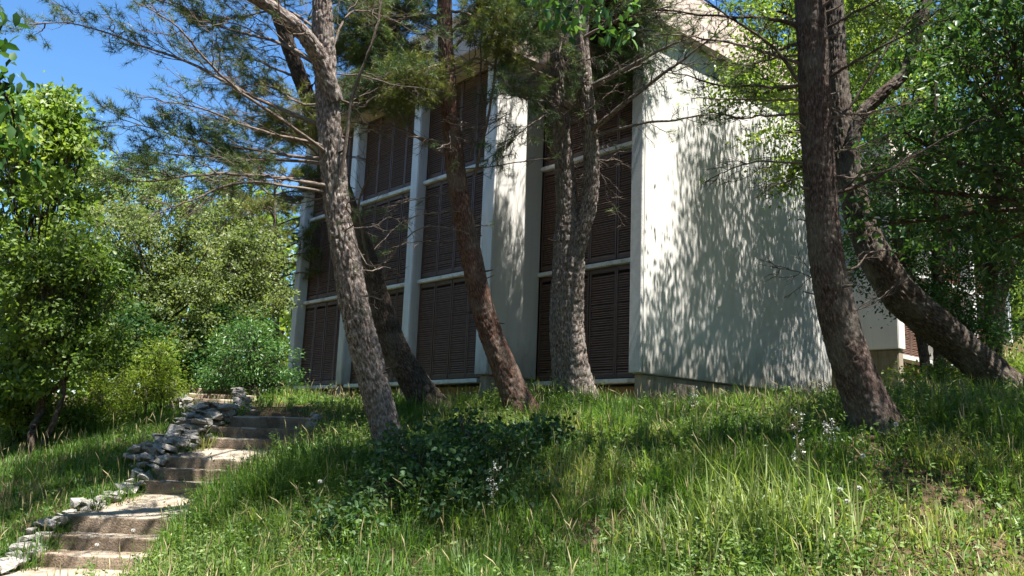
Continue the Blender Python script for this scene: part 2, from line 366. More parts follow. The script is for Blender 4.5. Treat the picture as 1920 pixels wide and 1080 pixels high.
# foundations
boxes('foundation', [(12.72, 19.8, 10.5, 10.7, 1.9, 2.965)], M['foundation'], bld, .02)
boxes('foundation', [(11.72, 13.0, 13.85, 14.1, 1.9, 2.965)], M['foundation'], bld, .02)
boxes('foundation', [(12.1, 12.3, 14.2, 22.6, 1.6, 2.78)], M['ochre'], bld, .01)
boxes('foundation', [(13.2, 13.4, 10.73, 13.77, 1.9, 2.78)], M['ochre'], bld, .01)
FINS = [16.70, 19.58, 22.27]
for i, y in enumerate(FINS):
    boxes('fin', [(11.65, 11.93, y, y+.3, 2.9, 10.6)], M['fin'], bld, .02)
    boxes('pier', [(11.68, 12.0, y+.04, y+.26, 1.5, 2.895)], M['foundation'], bld, .02)
def shutter_meshes(w, h, tagname, sm, fm):
    """one shutter: frame of stiles and rails, slats between; lies in the YZ plane, front towards -X"""
    s = .045; fr = [(-.025, .025, 0, s, 0, h), (-.025, .025, w-s, w, 0, h), (-.022, .022, s, w-s, 0, .09), (-.022, .022, s, w-s, h-.09, h)]
    f = box_mesh('shutter_'+tagname, fr, fm, .004)
    mb = MB(); n = int((h-.19)/.05); k = np.arange(n); z = .115+k*.05
    c = np.stack([np.zeros(n), np.zeros(n), z], 1); J = rng.normal(0, .004, n)
    q = []
    for (dx, dz) in ((-.023, -.018), (.02, .026), (.023, .019), (-.02, -.025)):
        for yy_ in (s, w-s): q.append(np.stack([np.full(n, dx), np.full(n, yy_), z+dz+J], 1))
    V = np.stack(q, 1); b = k[:, None]*8
    f4 = np.concatenate([b+[0, 1, 3, 2], b+[4, 5, 7, 6], b+[2, 3, 5, 4], b+[6, 7, 1, 0]])
    mb.add(V.reshape(-1, 3), f4=f4)
    return f, mb.mesh('slats_'+tagname, sm)
_sh = {}
def shutters(parent, n, y0, y1, x, levels, tagname, sm, fm, jit=.05, along='Y'):
    w = (y1-y0)/n-.012
    for (z0, z1) in levels:
        key = (tagname, round(w, 2), round(z1-z0, 2))
        if key not in _sh: _sh[key] = shutter_meshes(w, z1-z0, tagname, sm, fm)
        f, s = _sh[key]
        for i in range(n):
            p = y0+i*(y1-y0)/n+.006
            loc = (x+random.uniform(0, .02), p, z0) if along == 'Y' else (p+w, x+random.uniform(0, .02), z0)
            o = link('shutter', f, parent, loc); a = random.uniform(-.5, 1)*jit*.3
            o.rotation_euler.z = a if along == 'Y' else math.pi/2+a
            c = bpy.data.objects.new('slats', s); COL.objects.link(c); c.parent = o
LV = [(Z[0]+.08, Z[1]-.07), (Z[1]+.09, Z[2]-.07), (Z[2]+.09, Z[3]-.07)]
BAYS = [(14.18, 16.695, 11.92), (17.005, 19.575, 11.92), (19.885, 22.265, 11.92), (10.74, 13.775, 13.1)]
for (y0, y1, x) in BAYS:
    shutters(bld, 4, y0+.02, y1-.02, x, LV, 'dark', M['slat'], M['shutter'])
    for z in Z:
        boxes('ledge', [(x-.11 if z > 3 else x-.2, x+.06, y0, y1, z-.045, z+.045)], M['ledge'], bld, .012)
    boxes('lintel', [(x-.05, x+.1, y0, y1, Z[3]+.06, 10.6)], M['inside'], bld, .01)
# roof: deep eaves over each step of the plan
roof = boxes('roof', [(12.6, 20.3, 10.235, 14.5, 10.09, 11.12), (11.05, 20.3, 13.45, 22.75, 10.085, 11.1)], M['fascia'], bld, .02)
boxes('gutter', [(10.93, 11.045, 13.4, 22.8, 11.0, 11.12)], M['metal'], roof, .02)
boxes('gutter', [(12.49, 12.595, 10.2, 13.38, 11.0, 11.12)], M['metal'], roof, .02)
boxes('roof_covering', [(11.1, 20.2, 13.6, 22.65, 11.125, 11.3), (12.75, 20.2, 10.4, 13.55, 11.125, 11.3)], M['foundation'], roof, .03)

# the far wing, beyond the end of the big wall
wing = empty('building_wing', (25, 12, 3.4), 'far wing of the white building half hidden behind the dark leaning tree', 'building')
boxes('wall', [(22.8, 23.2, 10.1, 15.5, 4.44, 9.6)], M['stucco'], wing, .02)
boxes('foundation', [(22.86, 23.15, 10.15, 15.4, 2.9, 4.43)], M['foundation'], wing, .02)
boxes('foundation', [(23.2, 33.5, 10.95, 11.2, 2.9, 4.25)], M['ochre'], wing, .02)
boxes('core', [(23.5, 33.4, 11.3, 18, 3.0, 9.5)], M['inside'], wing, 0)
WZ = [4.36, 6.86, 9.36]
for z in WZ: boxes('ledge', [(23.21, 25.9, 10.5, 10.9, z-.07, z+.06)], M['ledge'], wing)
shutters(wing, 4, 23.25, 25.85, 10.84, [(a+.07, b-.08) for a, b in zip(WZ, WZ[1:])], 'wing', M['slat'], M['shutter'], along='X')
for x0 in (25.95, 29.0, 32.1):
    boxes('fin', [(x0, x0+.34, 10.45, 10.95, 4.4, 9.5)], M['stucco'], wing, .02)
for x0, n in ((26.4, 4), (29.45, 4)):
    for z in WZ: boxes('ledge', [(x0-.03, x0+2.5, 10.4, 10.9, z-.07, z+.06)], M['ledge'], wing)
    shutters(wing, n, x0, x0+2.45, 10.75, [(a+.07, b-.08) for a, b in zip(WZ, WZ[1:])], 'red', M['redslat'], M['redslat'], along='X')
boxes('roof', [(22.3, 34, 9.9, 18.5, 9.62, 10.1)], M['fascia'], wing, .02)

# ------------------------------------------------------------------ the stairs
stairs = empty('concrete_stairs', STEP_L[0]-np.array([0, 0, .2]), 'worn concrete garden stairs climbing between rubble kerbs', 'stairs')
def slab(name, corners, thick, parent, mt, n=(14, 5), chip=.02):
    """slab with a worn upper surface; corners: front-left, front-right, back-right, back-left"""
    a, b, c, d = [np.asarray(q, float) for q in corners]; nu, nv = n
    s, t = np.meshgrid(np.linspace(0, 1, nu), np.linspace(0, 1, nv), indexing='ij')
    P = (a*(1-s)[..., None]+b*s[..., None])*(1-t)[..., None]+(d*(1-s)[..., None]+c*s[..., None])*t[..., None]
    P[..., 2] += (vnoise(P[..., 0]*5, P[..., 1]*5, 3)-.5)*.014
    front = np.zeros_like(P[:, 0]); j = (vnoise(np.linspace(0, 9, nu), np.full(nu, a[0]*7), 8)-.5)*chip*2.2
    edge = P[:, 0]+np.array([0, 0, -.018])[None]-ND[None]*.012+ND[None]*j[:, None]; edge[:, 2] += -np.abs(j)*.6
    low = edge.copy(); low[:, 2] -= thick; low += ND[None]*(.012-j[:, None]*.6)
    rows = np.stack([low, edge]+[P[:, k] for k in range(nv)], 1)
    back = rows[:, -1].copy(); back[:, 2] -= thick; rows = np.concatenate([rows, back[:, None]], 1)
    mb = MB(); K = rows.shape[1]; ix = np.arange(nu*K).reshape(nu, K)
    mb.add(rows, f4=np.stack([ix[:-1, :-1], ix[1:, :-1], ix[1:, 1:], ix[:-1, 1:]], -1).reshape(-1, 4))
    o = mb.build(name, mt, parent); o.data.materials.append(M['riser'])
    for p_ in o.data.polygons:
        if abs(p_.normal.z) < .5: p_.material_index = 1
    return o
for i, p in enumerate(STEP_L):
    nx = STEP_L[i+1] if i < 8 else p+ND*2.2+RD*.4+np.array([0, 0, .12])
    s = (nx-p) @ ND; t = (nx-p) @ RD
    land = s > .7
    rise = 0
    if i < 8: rise = (nx[2]-.17-p[2]) if land else 0
    fl = p-RD*.10; fr = p+RD*STEP_W
    bl = p+ND*(s+.05)+RD*(t-.10); br = bl+RD*(STEP_W+.1)
    bl = bl.copy(); br = br.copy(); bl[2] = br[2] = p[2]+max(rise, 0)+(.1 if i == 8 else 0)
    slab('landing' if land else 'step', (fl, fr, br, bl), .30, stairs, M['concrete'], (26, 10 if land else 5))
p0 = STEP_L[0]; lo = p0-ND*1.15-RD*.25; lo[2] = p0[2]-.2; q0 = p0+ND*.05-RD*.1; q0[2] = p0[2]-.165
slab('landing', (lo, lo+RD*1.75, q0+RD*1.75, q0), .3, stairs, M['concrete'], (26, 10))
# second flight, farther up the path
st2 = empty('upper_stairs', at(380, 745, 20), 'short upper flight of weathered steps beyond the stone parapet', 'stairs')
for k, (x, y, d) in enumerate(((345, 746, 18.2), (352, 737, 18.8), (360, 727, 19.4))):
    p = at(x, y, d)
    slab('step', (p, p+RD*1.5, p+RD*1.5+ND*1.0, p+ND*1.0), .4, st2, M['concrete'], (18, 5))

# ------------------------------------------------------------------ stones
def stone_mesh(seed):
    r = random.Random(seed); bm = bmesh.new()
    for k in range(13):
        v = Vector((r.gauss(0, 1), r.gauss(0, 1), r.gauss(0, 1))).normalized()
        v = Vector((max(-.75, min(.75, v.x)), max(-.7, min(.7, v.y)), max(-.6, min(.6, v.z))))*r.uniform(.85, 1.1); bm.verts.new(v)
    bmesh.ops.convex_hull(bm, input=bm.verts[:]); bmesh.ops.delete(bm, geom=[v for v in bm.verts if not v.link_faces], context='VERTS')
    bmesh.ops.bevel(bm, geom=bm.edges[:], offset=.09, segments=1, affect='EDGES', clamp_overlap=True)
    me = bpy.data.meshes.new('stone'); bm.to_mesh(me); bm.free(); me.materials.append(M['stone']); return me
STONES = [stone_mesh(k) for k in range(10)]
def stone(parent, p, s, flat=.7):
    o = link('stone', random.choice(STONES), parent, p)
    o.scale = (s*random.uniform(.8, 1.3), s*random.uniform(.7, 1.1), s*flat*random.uniform(.7, 1.2)); o.rotation_euler = (random.uniform(-.35, .35), random.uniform(-.35, .35), random.uniform(0, 6.28))
    return o
kerb = empty('rubble_kerb', STEP_L[1], 'low kerb of loose grey stones along the lower concrete steps', 'kerb')
sL = STEP_L @ ND; tL = STEP_L @ RD
def along_left(s, off):
    t = np.interp(s, sL, tL)+off; z = np.interp(s, sL, STEP_L[:, 2]); p = ND*s+RD*t
    return np.array([p[0], p[1], z])
s = sL[0]-.75
while s < sL[5]+.1:
    for off, sc in ((-.13, .12), (-.3, .12)):
        if off < -.3 and random.random() < .45: continue
        k = random.uniform(.75, 1.45); p = along_left(s+random.uniform(-.05, .05), off+random.uniform(-.05, .04)); p[2] += random.uniform(-.10, .0)
        stone(kerb, p, sc*k)
    s += random.uniform(.09, .15)
par = empty('stone_parapet', along_left(sL[6], -.4), 'thick rubble stone parapet beside the upper shaded steps', 'wall')
s = sL[5]+.15
while s < sL[8]+.45:
    h = np.interp(s, [sL[5]+.1, sL[6], sL[7], sL[8], sL[8]+1.5], [.06, .17, .24, .28, .28])
    for off in (-.2, -.36, -.52, -.68):
        z = -.3
        while z < h:
            p = along_left(s+random.uniform(-.06, .06), off+random.uniform(-.04, .04)); p[2] += z
            stone(par, p, .155*random.uniform(.55, 1.4), .5).rotation_euler.x *= .6; z += .12
    s += .16
rk = empty('stone_kerb_end', at(590, 790, 15.4), 'pale rock at the top end of the steps in the grass', 'stone')
for (x, y, d, s_) in ((592, 786, 15.5, .2), (583, 800, 15.3, .17), (575, 812, 15.1, .14), (600, 792, 15.6, .13), (588, 778, 15.6, .12)): stone(rk, at(x, y, d), s_*.95, .8)
rk2 = empty('rubble_bank', at(455, 765, 18), 'sunlit pale rubble edging the path above the steps', 'wall')
for k in range(34):
    f_ = random.random(); x = 440+random.uniform(0, 16)+f_*random.uniform(0, 26); y = 728+f_*46
    stone(rk2, at(x, y, 17.2-f_*.4), random.uniform(.09, .18), .6)
rk3 = empty('rubble_bank', at(330, 735, 19.2), 'broken pale stones at the foot of the yellow green bush', 'wall')
for k in range(24):
    f_ = random.random(); stone(rk3, at(322+random.uniform(-14, 34), 738+f_*30-abs(random.gauss(0, 8)), 18.1-f_*.5), random.uniform(.08, .15), .65)

# ------------------------------------------------------------------ trees
def path(pl):
    """[(px, py, width px, depth)] -> world points and radii"""
    return np.array([at(x, y, d) for x, y, w, d in pl]), np.array([w*d/F_PX/2 for x, y, w, d in pl])
def trunk(name, pts, rad, mt, parent, plate=.075, amp=.03, ring=.03, flare=True, smax=76, seed=0):
    L = np.linalg.norm(np.diff(pts, axis=0), axis=1).sum(); n = max(12, int(L/ring)); n = min(n, 400)
    P = resample(pts, n); R = np.interp(np.linspace(0, len(pts)-1, n), np.arange(len(pts)), rad)
    vis = proj(P)[1] > -120; skip = np.ones(n, bool); skip[~vis & (np.arange(n) % 5 > 0)] = False; skip[[0, -1]] = True; P = P[skip]; R = R[skip]; n = len(P)
    T = norm(np.gradient(P, axis=0)); ref = np.array([1., .3, 0]); A = norm(np.cross(T, ref)); B = np.cross(T, A)
    c = 2*np.pi*R.max(); sides = int(min(smax, max(14, c/.017)))
    dist = np.concatenate([[0], np.cumsum(np.linalg.norm(np.diff(P, axis=0), axis=1))])
    an = np.arange(sides)*2*np.pi/sides
    per = max(5, round(c/plate)); uu = np.broadcast_to(an/(2*np.pi)*per, (n, sides)); vv = np.broadcast_to((dist/(plate*2.1))[:, None], (n, sides))
    wob = (vnoise(uu*1.7, vv*2.3, seed)-.5)*.7
    e, idv = cells(uu+0*wob, vv+wob, per, seed)
    e2, _ = cells(uu*3, vv*3+wob, per*3, seed+5)
    lumps = (vnoise(np.cos(an)[None]*1.6+seed, np.sin(an)[None]*1.6+dist[:, None]*2.0, seed)-.5)
    disp = amp*(np.clip(e/.32, 0, 1)**.6*1.0+(idv-.5)*.5+np.clip(e2/.4, 0, 1)*.25-.6)+R.mean()*.13*lumps
    k = np.clip(R/.14, .15, 1)[:, None]
    fl = (R.max()*.30*np.exp(-dist/.28)[:, None]*(1+.5*np.cos(an*4+seed)[None])) if flare else 0
    rr = np.maximum(R[:, None]*.95-amp*.55*k+disp*k+fl, .002)
    V = P[:, None]+rr[..., None]*(A[:, None]*np.cos(an)[None, :, None]+B[:, None]*np.sin(an)[None, :, None])
    ix = np.arange(n*sides).reshape(n, sides); a = ix[:-1]; b = ix[1:]
    mb = MB(); uv = np.stack([uu/per*c, np.broadcast_to(dist[:, None], uu.shape)], -1).reshape(-1, 2)
    mb.add(V, f4=np.stack([a, np.roll(a, -1, 1), np.roll(b, -1, 1), b], -1).reshape(-1, 4), r=np.clip(.25+.75*idv, 0, 1).ravel(), uv=uv)
    return mb.build(name, mt, parent)

def sub_branches(P, n, tmin, tmax, length, k, lift=.1, spread=1.0, taper=.55, flat=.45, fwd=.75):
    """n side shoots from every polyline of P (N,K,3): returns (N*n,k,3)"""
    N, K, _ = P.shape
    t = tmin+(tmax-tmin)*((np.arange(n)[None]+rng.random((N, n)))/n)
    s = t*(K-1); i = np.minimum(s.astype(int), K-2); f = (s-i)[..., None]; rows = np.arange(N)[:, None]
    base = P[rows, i]*(1-f)+P[rows, i+1]*f; T = norm(P[rows, i+1]-P[rows, i])
    side = norm(np.cross(T, np.array([0, 0, 1.]))+1e-6); sg = np.where(rng.random((N, n)) < .5, -1, 1)[..., None]
    D = norm(T*fwd*(.7+.6*rng.random((N, n, 1)))+side*sg*spread*(.5+.8*rng.random((N, n, 1)))+rng.normal(size=(N, n, 3))*np.array([.25, .25, flat])+np.array([0, 0, lift]))
    L = length*(1-taper*t)*(.55+.9*rng.random((N, n)))
    u = np.linspace(0, 1, k)[None, None, :, None]
    bend = norm(T+rng.normal(size=(N, n, 3))*.35+np.array([0, 0, lift*1.5]))
    Q = base[:, :, None]+(D[:, :, None]*u+(bend-D)[:, :, None]*.38*u*u)*L[..., None, None]
    Q = Q+np.cumsum(rng.normal(size=Q.shape), 2)*(u > 0)*.028*L[..., None, None]
    return Q.reshape(N*n, k, 3)

def pine_branch(parent, pts, r0, n2=11, n3=6, l2=1.1, l3=.42, leafy=.6, tmin=.15, nmat='needle', lift=.08, n4=0, count=24, nlen=.105, name='branch', r1=.006, bmat='twig', tuft_from=.35, flat=.45):
    P = resample(pts, 22); P = P+np.cumsum(rng.normal(size=P.shape), 0)*.008
    R = np.linspace(r0, r1, 22)
    mb = MB(); tubes(mb, P[None], R[None], 8)
    S2 = sub_branches(P[None], n2, tmin, .98, l2, 7, lift, flat=flat)
    tubes(mb, S2, np.linspace(max(.0045, r0*.26), .003, 7)[None]*(.6+.8*rng.random((len(S2), 1))), 4, rng.random(len(S2)))
    S3 = sub_branches(S2, n3, .18, 1.0, l3, 5, lift, flat=.5)
    tubes(mb, S3[:, [0, 2, 4]], np.broadcast_to(np.linspace(.0036, .002, 3)[None], (len(S3), 3)), 3, rng.random(len(S3)))
    tw = S3
    if n4:
        S4 = sub_branches(S3, n4, .3, 1., l3*.5, 4, lift); tubes(mb, S4[:, [0, 3]], np.broadcast_to(np.array([.0026, .0016])[None], (len(S4), 2)), 3, rng.random(len(S4)))
        tw = np.concatenate([S3[:, [0, 2, 3, 4]], S4])
    o = mb.build(name, M[bmat], parent)
    if leafy > 0:
        nb = MB(); c = P[0]; e = P[-1]; ax = norm((e-c)[None])[0]; tt = ((tw[:, -1]-c) @ ax)/max(np.linalg.norm(e-c), 1e-6)
        keep = (rng.random(len(tw)) < leafy*np.clip((tt-tuft_from+.25)/.3, 0, 1)); q = tw[keep]
        for a in (-1, -2):
            needles(nb, q[:, a], norm(q[:, -1]-q[:, -2]), count if a == -1 else count//2, nlen)
        nb.build('needles', M[nmat], o)
    return o

def crown_branches(parent, origin_pts, n, length, r0, leafy=.85, nmat='needle', dz=.25, name='crown', count=10, az=None, n2=11, n3=8):
    """upper boughs around the trunk, with their needles"""
    mb = MB(); nb = MB(); Ps = []; O = np.asarray(origin_pts)
    for k in range(n):
        f = (k+.5)/n*(len(O)-1); i = min(int(f), len(O)-2); o = O[i]*(1-(f-i))+O[i+1]*(f-i)
        a = rng.uniform(0, 6.283) if az is None else rng.uniform(*az)
        d = np.array([math.cos(a), math.sin(a), dz+rng.normal()*.15]); L = length*(1-.45*k/n)*rng.uniform(.7, 1.15)
        Ps.append(resample(np.array([o, o+d*L*.4+[0, 0, .05*L], o+d*L*.75+[0, 0, .02*L], o+d*L+rng.normal(size=3)*.2]), 14))
    Ps = np.array(Ps); tubes(mb, Ps, np.broadcast_to(np.linspace(r0, .008, 14)[None], Ps.shape[:2]), 6)
    S2 = sub_branches(Ps, n2, .2, .98, length*.42, 6, .12); tubes(mb, S2[:, [0, 2, 3, 5]], np.broadcast_to(np.linspace(.011, .004, 4)[None], (len(S2), 4)), 3)
    S3 = sub_branches(S2, n3, .2, 1., length*.17, 4, .12); tubes(mb, S3[:, [0, 3]], np.broadcast_to(np.array([.005, .003])[None], (len(S3), 2)), 3)
    o = mb.build('boughs', M['twig'], parent)
    q = S3[rng.random(len(S3)) < leafy]
    for a in (-1, -2): needles(nb, q[:, a], norm(q[:, -1]-q[:, -2]), count, .13, .0105, .9)
    nb.build('needles', M[nmat], o)
    return o

def W(*pl): return np.array([at(*p) for p in pl])
# pine A, the tall trunk beside the steps
A = empty('pine_tree', at(742, 872, 12), 'tall grey pine leaning over the steps, its sunlit limb forking left over the sky', 'tree', 'pines in front of the building')
pA, rA = path([(745, 880, 62, 12), (722, 800, 60, 12), (698, 710, 59, 12), (671, 600, 58, 12), (648, 480, 55, 12), (632, 380, 50, 12), (620, 260, 48, 12), (612, 150, 45, 12), (606, 60, 42, 12), (602, -30, 38, 12), (592, -250, 32, 12), (585, -520, 20, 12), (590, -760, 8, 12)])
trunk('trunk', pA, rA, M['bark'], A, seed=1)
pts, rad = path([(628, 190, 34, 11.95), (600, 112, 36, 11.8), (565, 60, 32, 11.6), (510, 15, 29, 11.4), (440, -30, 26, 11.2), (330, -120, 20, 10.9), (250, -260, 10, 10.7)])
trunk('limb', pts, rad, M['bark'], A, flare=False, seed=2, smax=60)
BR = dict(leafy=.5)
pine_branch(A, W((607, 275, 11.9), (540, 257, 11.6), (450, 230, 11.2), (380, 195, 10.9), (295, 178, 10.6)), .026, 13, 6, .85, .38, leafy=.35, tuft_from=.7)
pine_branch(A, W((612, 285, 11.9), (530, 225, 11.3), (440, 160, 10.9), (370, 95, 10.6), (320, 42, 10.4), (250, 0, 10.2)), .026, 14, 6, .85, .4, leafy=.35, tuft_from=.75)
pine_branch(A, W((598, 235, 12.1), (500, 190, 12.2), (425, 150, 12.3), (350, 112, 12.4), (275, 88, 12.4), (200, 62, 12.4), (120, 40, 12.5), (60, 42, 12.5)), .03, 20, 7, 1.0, .42, leafy=.5, tuft_from=.6, n4=1, count=27)
pine_branch(A, W((614, 350, 11.9), (550, 335, 11.7), (450, 328, 11.5), (380, 326, 11.4), (300, 340, 11.2), (215, 338, 11.0)), .034, 18, 7, .85, .4, leafy=.65, tuft_from=.45, n4=1, count=27)
pine_branch(A, W((608, 360, 11.9), (500, 342, 11.3), (425, 345, 11.0), (370, 368, 10.8), (300, 392, 10.6)), .022, 16, 6, .8, .36, leafy=.1, lift=-.12)
pine_branch(A, W((614, 300, 12.2), (520, 288, 12.6), (420, 272, 13.0), (320, 250, 13.4), (225, 222, 13.7)), .03, 20, 7, 1.05, .46, leafy=.85, tuft_from=.35, n4=1, count=27)
pine_branch(A, W((614, 310, 12.2), (500, 300, 12.9), (400, 296, 13.3), (300, 292, 13.7), (215, 296, 14)), .026, 18, 7, .9, .42, leafy=.75, tuft_from=.4, n4=1, count=27)
pine_branch(A, W((600, 120, 12.2), (520, 80, 12.8), (420, 50, 13.2), (320, 10, 13.6), (220, -10, 13.8)), .03, 18, 7, 1.1, .45, leafy=.75, tuft_from=.4, n4=1, count=27)
pine_branch(A, W((598, 60, 12.2), (540, 20, 12.8), (470, 25, 13.2), (400, 40, 13.5), (330, 30, 13.8)), .024, 16, 7, 1.0, .45, leafy=.85, tuft_from=.3, n4=1, count=27, nmat='needle_gold')
pine_branch(A, W((640, 330, 11.7), (662, 190, 11.6), (705, 75, 11.5), (722, 0, 11.5), (735, -120, 11.5)), .03, 8, 5, .7, .35, leafy=.2, tuft_from=.6)
pine_branch(A, W((655, 440, 11.8), (700, 500, 11.6), (780, 430, 11.4), (850, 430, 11.3), (880, 436, 11.2)), .012, 5, 3, .3, .15, leafy=0)
pine_branch(A, W((612, 200, 12.2), (560, 190, 12.7), (500, 160, 13), (440, 170, 13.3)), .02, 14, 7, .8, .42, leafy=.85, tuft_from=.1, n4=1, count=27, nmat='needle_gold')
pine_branch(A, W((622, 180, 12), (680, 200, 12.6), (720, 150, 13), (800, 180, 13.5)), .02, 12, 6, .8, .4, leafy=.7, tuft_from=.2, nmat='needle_gold')
pine_branch(A, W((615, 110, 12), (660, 30, 12.4), (720, 40, 12.8), (800, 80, 13.2)), .02, 14, 7, .9, .42, leafy=.7, tuft_from=.15)
crown_branches(A, [at(598, -60, 12), at(590, -350, 12), at(590, -740, 12)], 16, 3.0, .05, az=(.5, 3.2))
# pine B, leaning behind A
B = empty('pine_tree', at(815, 778, 15.5), 'pine trunk slanting up to the left behind the tall grey pine', 'tree', 'pines in front of the building')
pB, rB = path([(818, 784, 62, 15.5), (776, 715, 56, 15.5), (737, 645, 52, 15.5), (708, 560, 46, 15.5), (686, 480, 40, 15.5), (650, 380, 36, 15.5), (606, 260, 33, 15.5), (565, 150, 30, 15.5), (532, 60, 28, 15.5), (495, -60, 24, 15.5), (450, -300, 16, 15.5), (440, -480, 6, 15.5)])
trunk('trunk', pB, rB, M['darkbark'], B, seed=4)
pine_branch(B, W((560, 150, 15.5), (520, 130, 15.8), (460, 110, 16.2), (380, 120, 16.5)), .03, 16, 7, 1.2, .5, leafy=.8, tuft_from=.2, n4=1)
pine_branch(B, W((590, 230, 15.5), (545, 215, 15.8), (480, 215, 16.2), (420, 240, 16.5)), .03, 16, 7, 1.0, .5, leafy=.85, tuft_from=.15, n4=1, nmat='needle_gold')
pine_branch(B, W((700, 530, 15.4), (670, 400, 15), (690, 330, 14.8), (740, 270, 14.6)), .03, 8, 4, .7, .3, leafy=0)
pine_branch(B, W((540, 80, 15.5), (600, 20, 15.8), (680, -10, 16), (760, 10, 16.3)), .03, 16, 7, 1.1, .5, leafy=.8, tuft_from=.2, n4=1)
pine_branch(B, W((625, 310, 15.5), (590, 280, 15.2), (560, 250, 15), (530, 250, 14.8)), .02, 18, 8, .8, .4, leafy=.95, tuft_from=0, n4=1, nmat='needle_gold')
pine_branch(B, W((600, 240, 15.5), (640, 200, 15.2), (680, 180, 15), (730, 190, 14.8)), .02, 18, 8, .9, .4, leafy=.95, tuft_from=0, n4=1, nmat='needle_gold')
pine_branch(B, W((575, 180, 15.5), (610, 130, 15.8), (650, 110, 16), (720, 130, 16.2)), .02, 18, 8, .9, .4, leafy=.95, tuft_from=0, n4=1)
crown_branches(B, [at(500, -60, 15.5), at(450, -300, 15.5), at(440, -460, 15.5)], 12, 2.6, .05)
# pine C, reddish
C_ = empty('pine_tree', at(985, 782, 14), 'slender reddish pine curving up in front of the shutters', 'tree', 'pines in front of the building')
pC, rC = path([(988, 788, 64, 14), (957, 720, 53, 14), (926, 640, 48, 14), (901, 560, 44, 14), (880, 460, 42, 14), (862, 370, 40, 14), (850, 280, 37, 14), (842, 180, 34, 14), (836, 80, 31, 14), (833, 0, 28, 14), (828, -200, 23, 14), (830, -520, 8, 14)])
trunk('trunk', pC, rC, M['redbark'], C_, plate=.06, amp=.022, seed=7)
pine_branch(C_, W((850, 300, 14), (800, 265, 14.2), (740, 235, 14.4), (690, 230, 14.6), (640, 225, 14.8)), .034, 7, 5, .8, .35, leafy=.1)
pine_branch(C_, W((856, 270, 14), (790, 260, 13.7), (720, 250, 13.4), (690, 240, 13.3)), .02, 7, 5, .6, .3, leafy=0, lift=-.25)
pine_branch(C_, W((842, 150, 14), (780, 110, 14.3), (720, 90, 14.6), (670, 60, 15)), .03, 20, 9, 1.0, .45, leafy=.95, tuft_from=.05, n4=1, count=26)
pine_branch(C_, W((840, 120, 14), (790, 130, 13.6), (740, 150, 13.3), (690, 170, 13)), .024, 20, 9, .9, .42, leafy=.95, tuft_from=.0, n4=1, count=26)
pine_branch(C_, W((836, 40, 14), (780, 20, 14.4), (720, 20, 14.7), (660, -10, 15)), .03, 20, 9, 1.0, .45, leafy=.95, tuft_from=.0, n4=1, count=26)
pine_branch(C_, W((845, 60, 14), (900, 30, 13.8), (960, 60, 13.6), (1010, 50, 13.4)), .028, 20, 9, .95, .42, leafy=.9, tuft_from=.0, n4=1, count=24)
pine_branch(C_, W((850, 130, 14), (900, 110, 13.8), (950, 150, 13.6), (990, 170, 13.4)), .024, 20, 9, .8, .4, leafy=.6, tuft_from=.1)
pine_branch(C_, W((890, 330, 14), (915, 230, 13.9), (932, 100, 13.8), (945, 0, 13.8)), .03, 9, 5, .6, .3, leafy=.15)
pine_branch(C_, W((880, 300, 14), (900, 170, 14.2), (905, 60, 14.2), (915, -20, 14.2)), .022, 9, 5, .6, .3, leafy=.2)
pine_branch(C_, W((872, 395, 13.9), (820, 400, 13.6), (760, 415, 13.3), (705, 470, 13)), .014, 5, 3, .4, .2, leafy=0, lift=-.3)
for (a0, b0) in (((845, 200, 14), (700, 150, 14.9)), ((842, 110, 14), (650, 110, 15.2)), ((838, 30, 14), (690, 60, 14.2)), ((846, 170, 14), (770, 165, 13.2)), ((850, 90, 14), (960, 20, 14.4)), ((846, 20, 14), (930, 80, 13.6))):
    o_ = at(*a0); e_ = at(*b0); pine_branch(C_, np.array([o_, o_*.66+e_*.34+[0, 0, .12], o_*.3+e_*.7+[0, 0, .1], e_]), .026, 18, 9, .9, .4, leafy=.95, tuft_from=0, n4=1, count=22, nmat=random.choice(['needle', 'needle_gold']))
crown_branches(C_, [at(833, -40, 14), at(828, -250, 14), at(830, -500, 14)], 14, 2.5, .045, az=(-1.2, 1.8))
# pine D, forked
D_ = empty('pine_tree', at(1078, 760, 15), 'thick furrowed pine forking into two stems before the big white wall', 'tree', 'pines in front of the building')
pD, rD = path([(1080, 766, 80, 15), (1069, 680, 70, 15), (1062, 600, 67, 15), (1065, 520, 64, 15), (1066, 450, 58, 15), (1063, 400, 44, 15), (1059, 330, 39, 15), (1055, 240, 37, 15), (1051, 170, 35, 15), (1046, 100, 34, 15), (1034, 0, 30, 15), (1025, -200, 22, 15), (1020, -480, 8, 15)])
trunk('trunk', pD, rD, M['bark'], D_, plate=.09, amp=.042, seed=11)
pts, rad = path([(1072, 500, 38, 14.95), (1091, 430, 36, 14.9), (1106, 370, 33, 14.9), (1109, 290, 31, 14.9), (1103, 210, 29, 14.9), (1096, 140, 28, 14.9), (1090, 60, 28, 14.9), (1100, -50, 25, 14.9), (1112, -260, 18, 14.9), (1115, -420, 7, 14.9)])
trunk('stem', pts, rad, M['bark'], D_, flare=False, seed=12, smax=70); pts_D2 = pts
pts, rad = path([(1060, 200, 24, 14.9), (1078, 160, 24, 14.8), (1088, 110, 20, 14.7), (1080, 30, 16, 14.6), (1070, -60, 12, 14.6)])
trunk('stem', pts, rad, M['bark'], D_, flare=False, seed=13, smax=40)
pine_branch(D_, W((1112, 242, 14.8), (1160, 200, 14.3), (1240, 140, 13.8), (1300, 95, 13.4), (1380, 30, 13)), .05, 12, 6, .8, .35, leafy=.2, tuft_from=.6, bmat='bark')
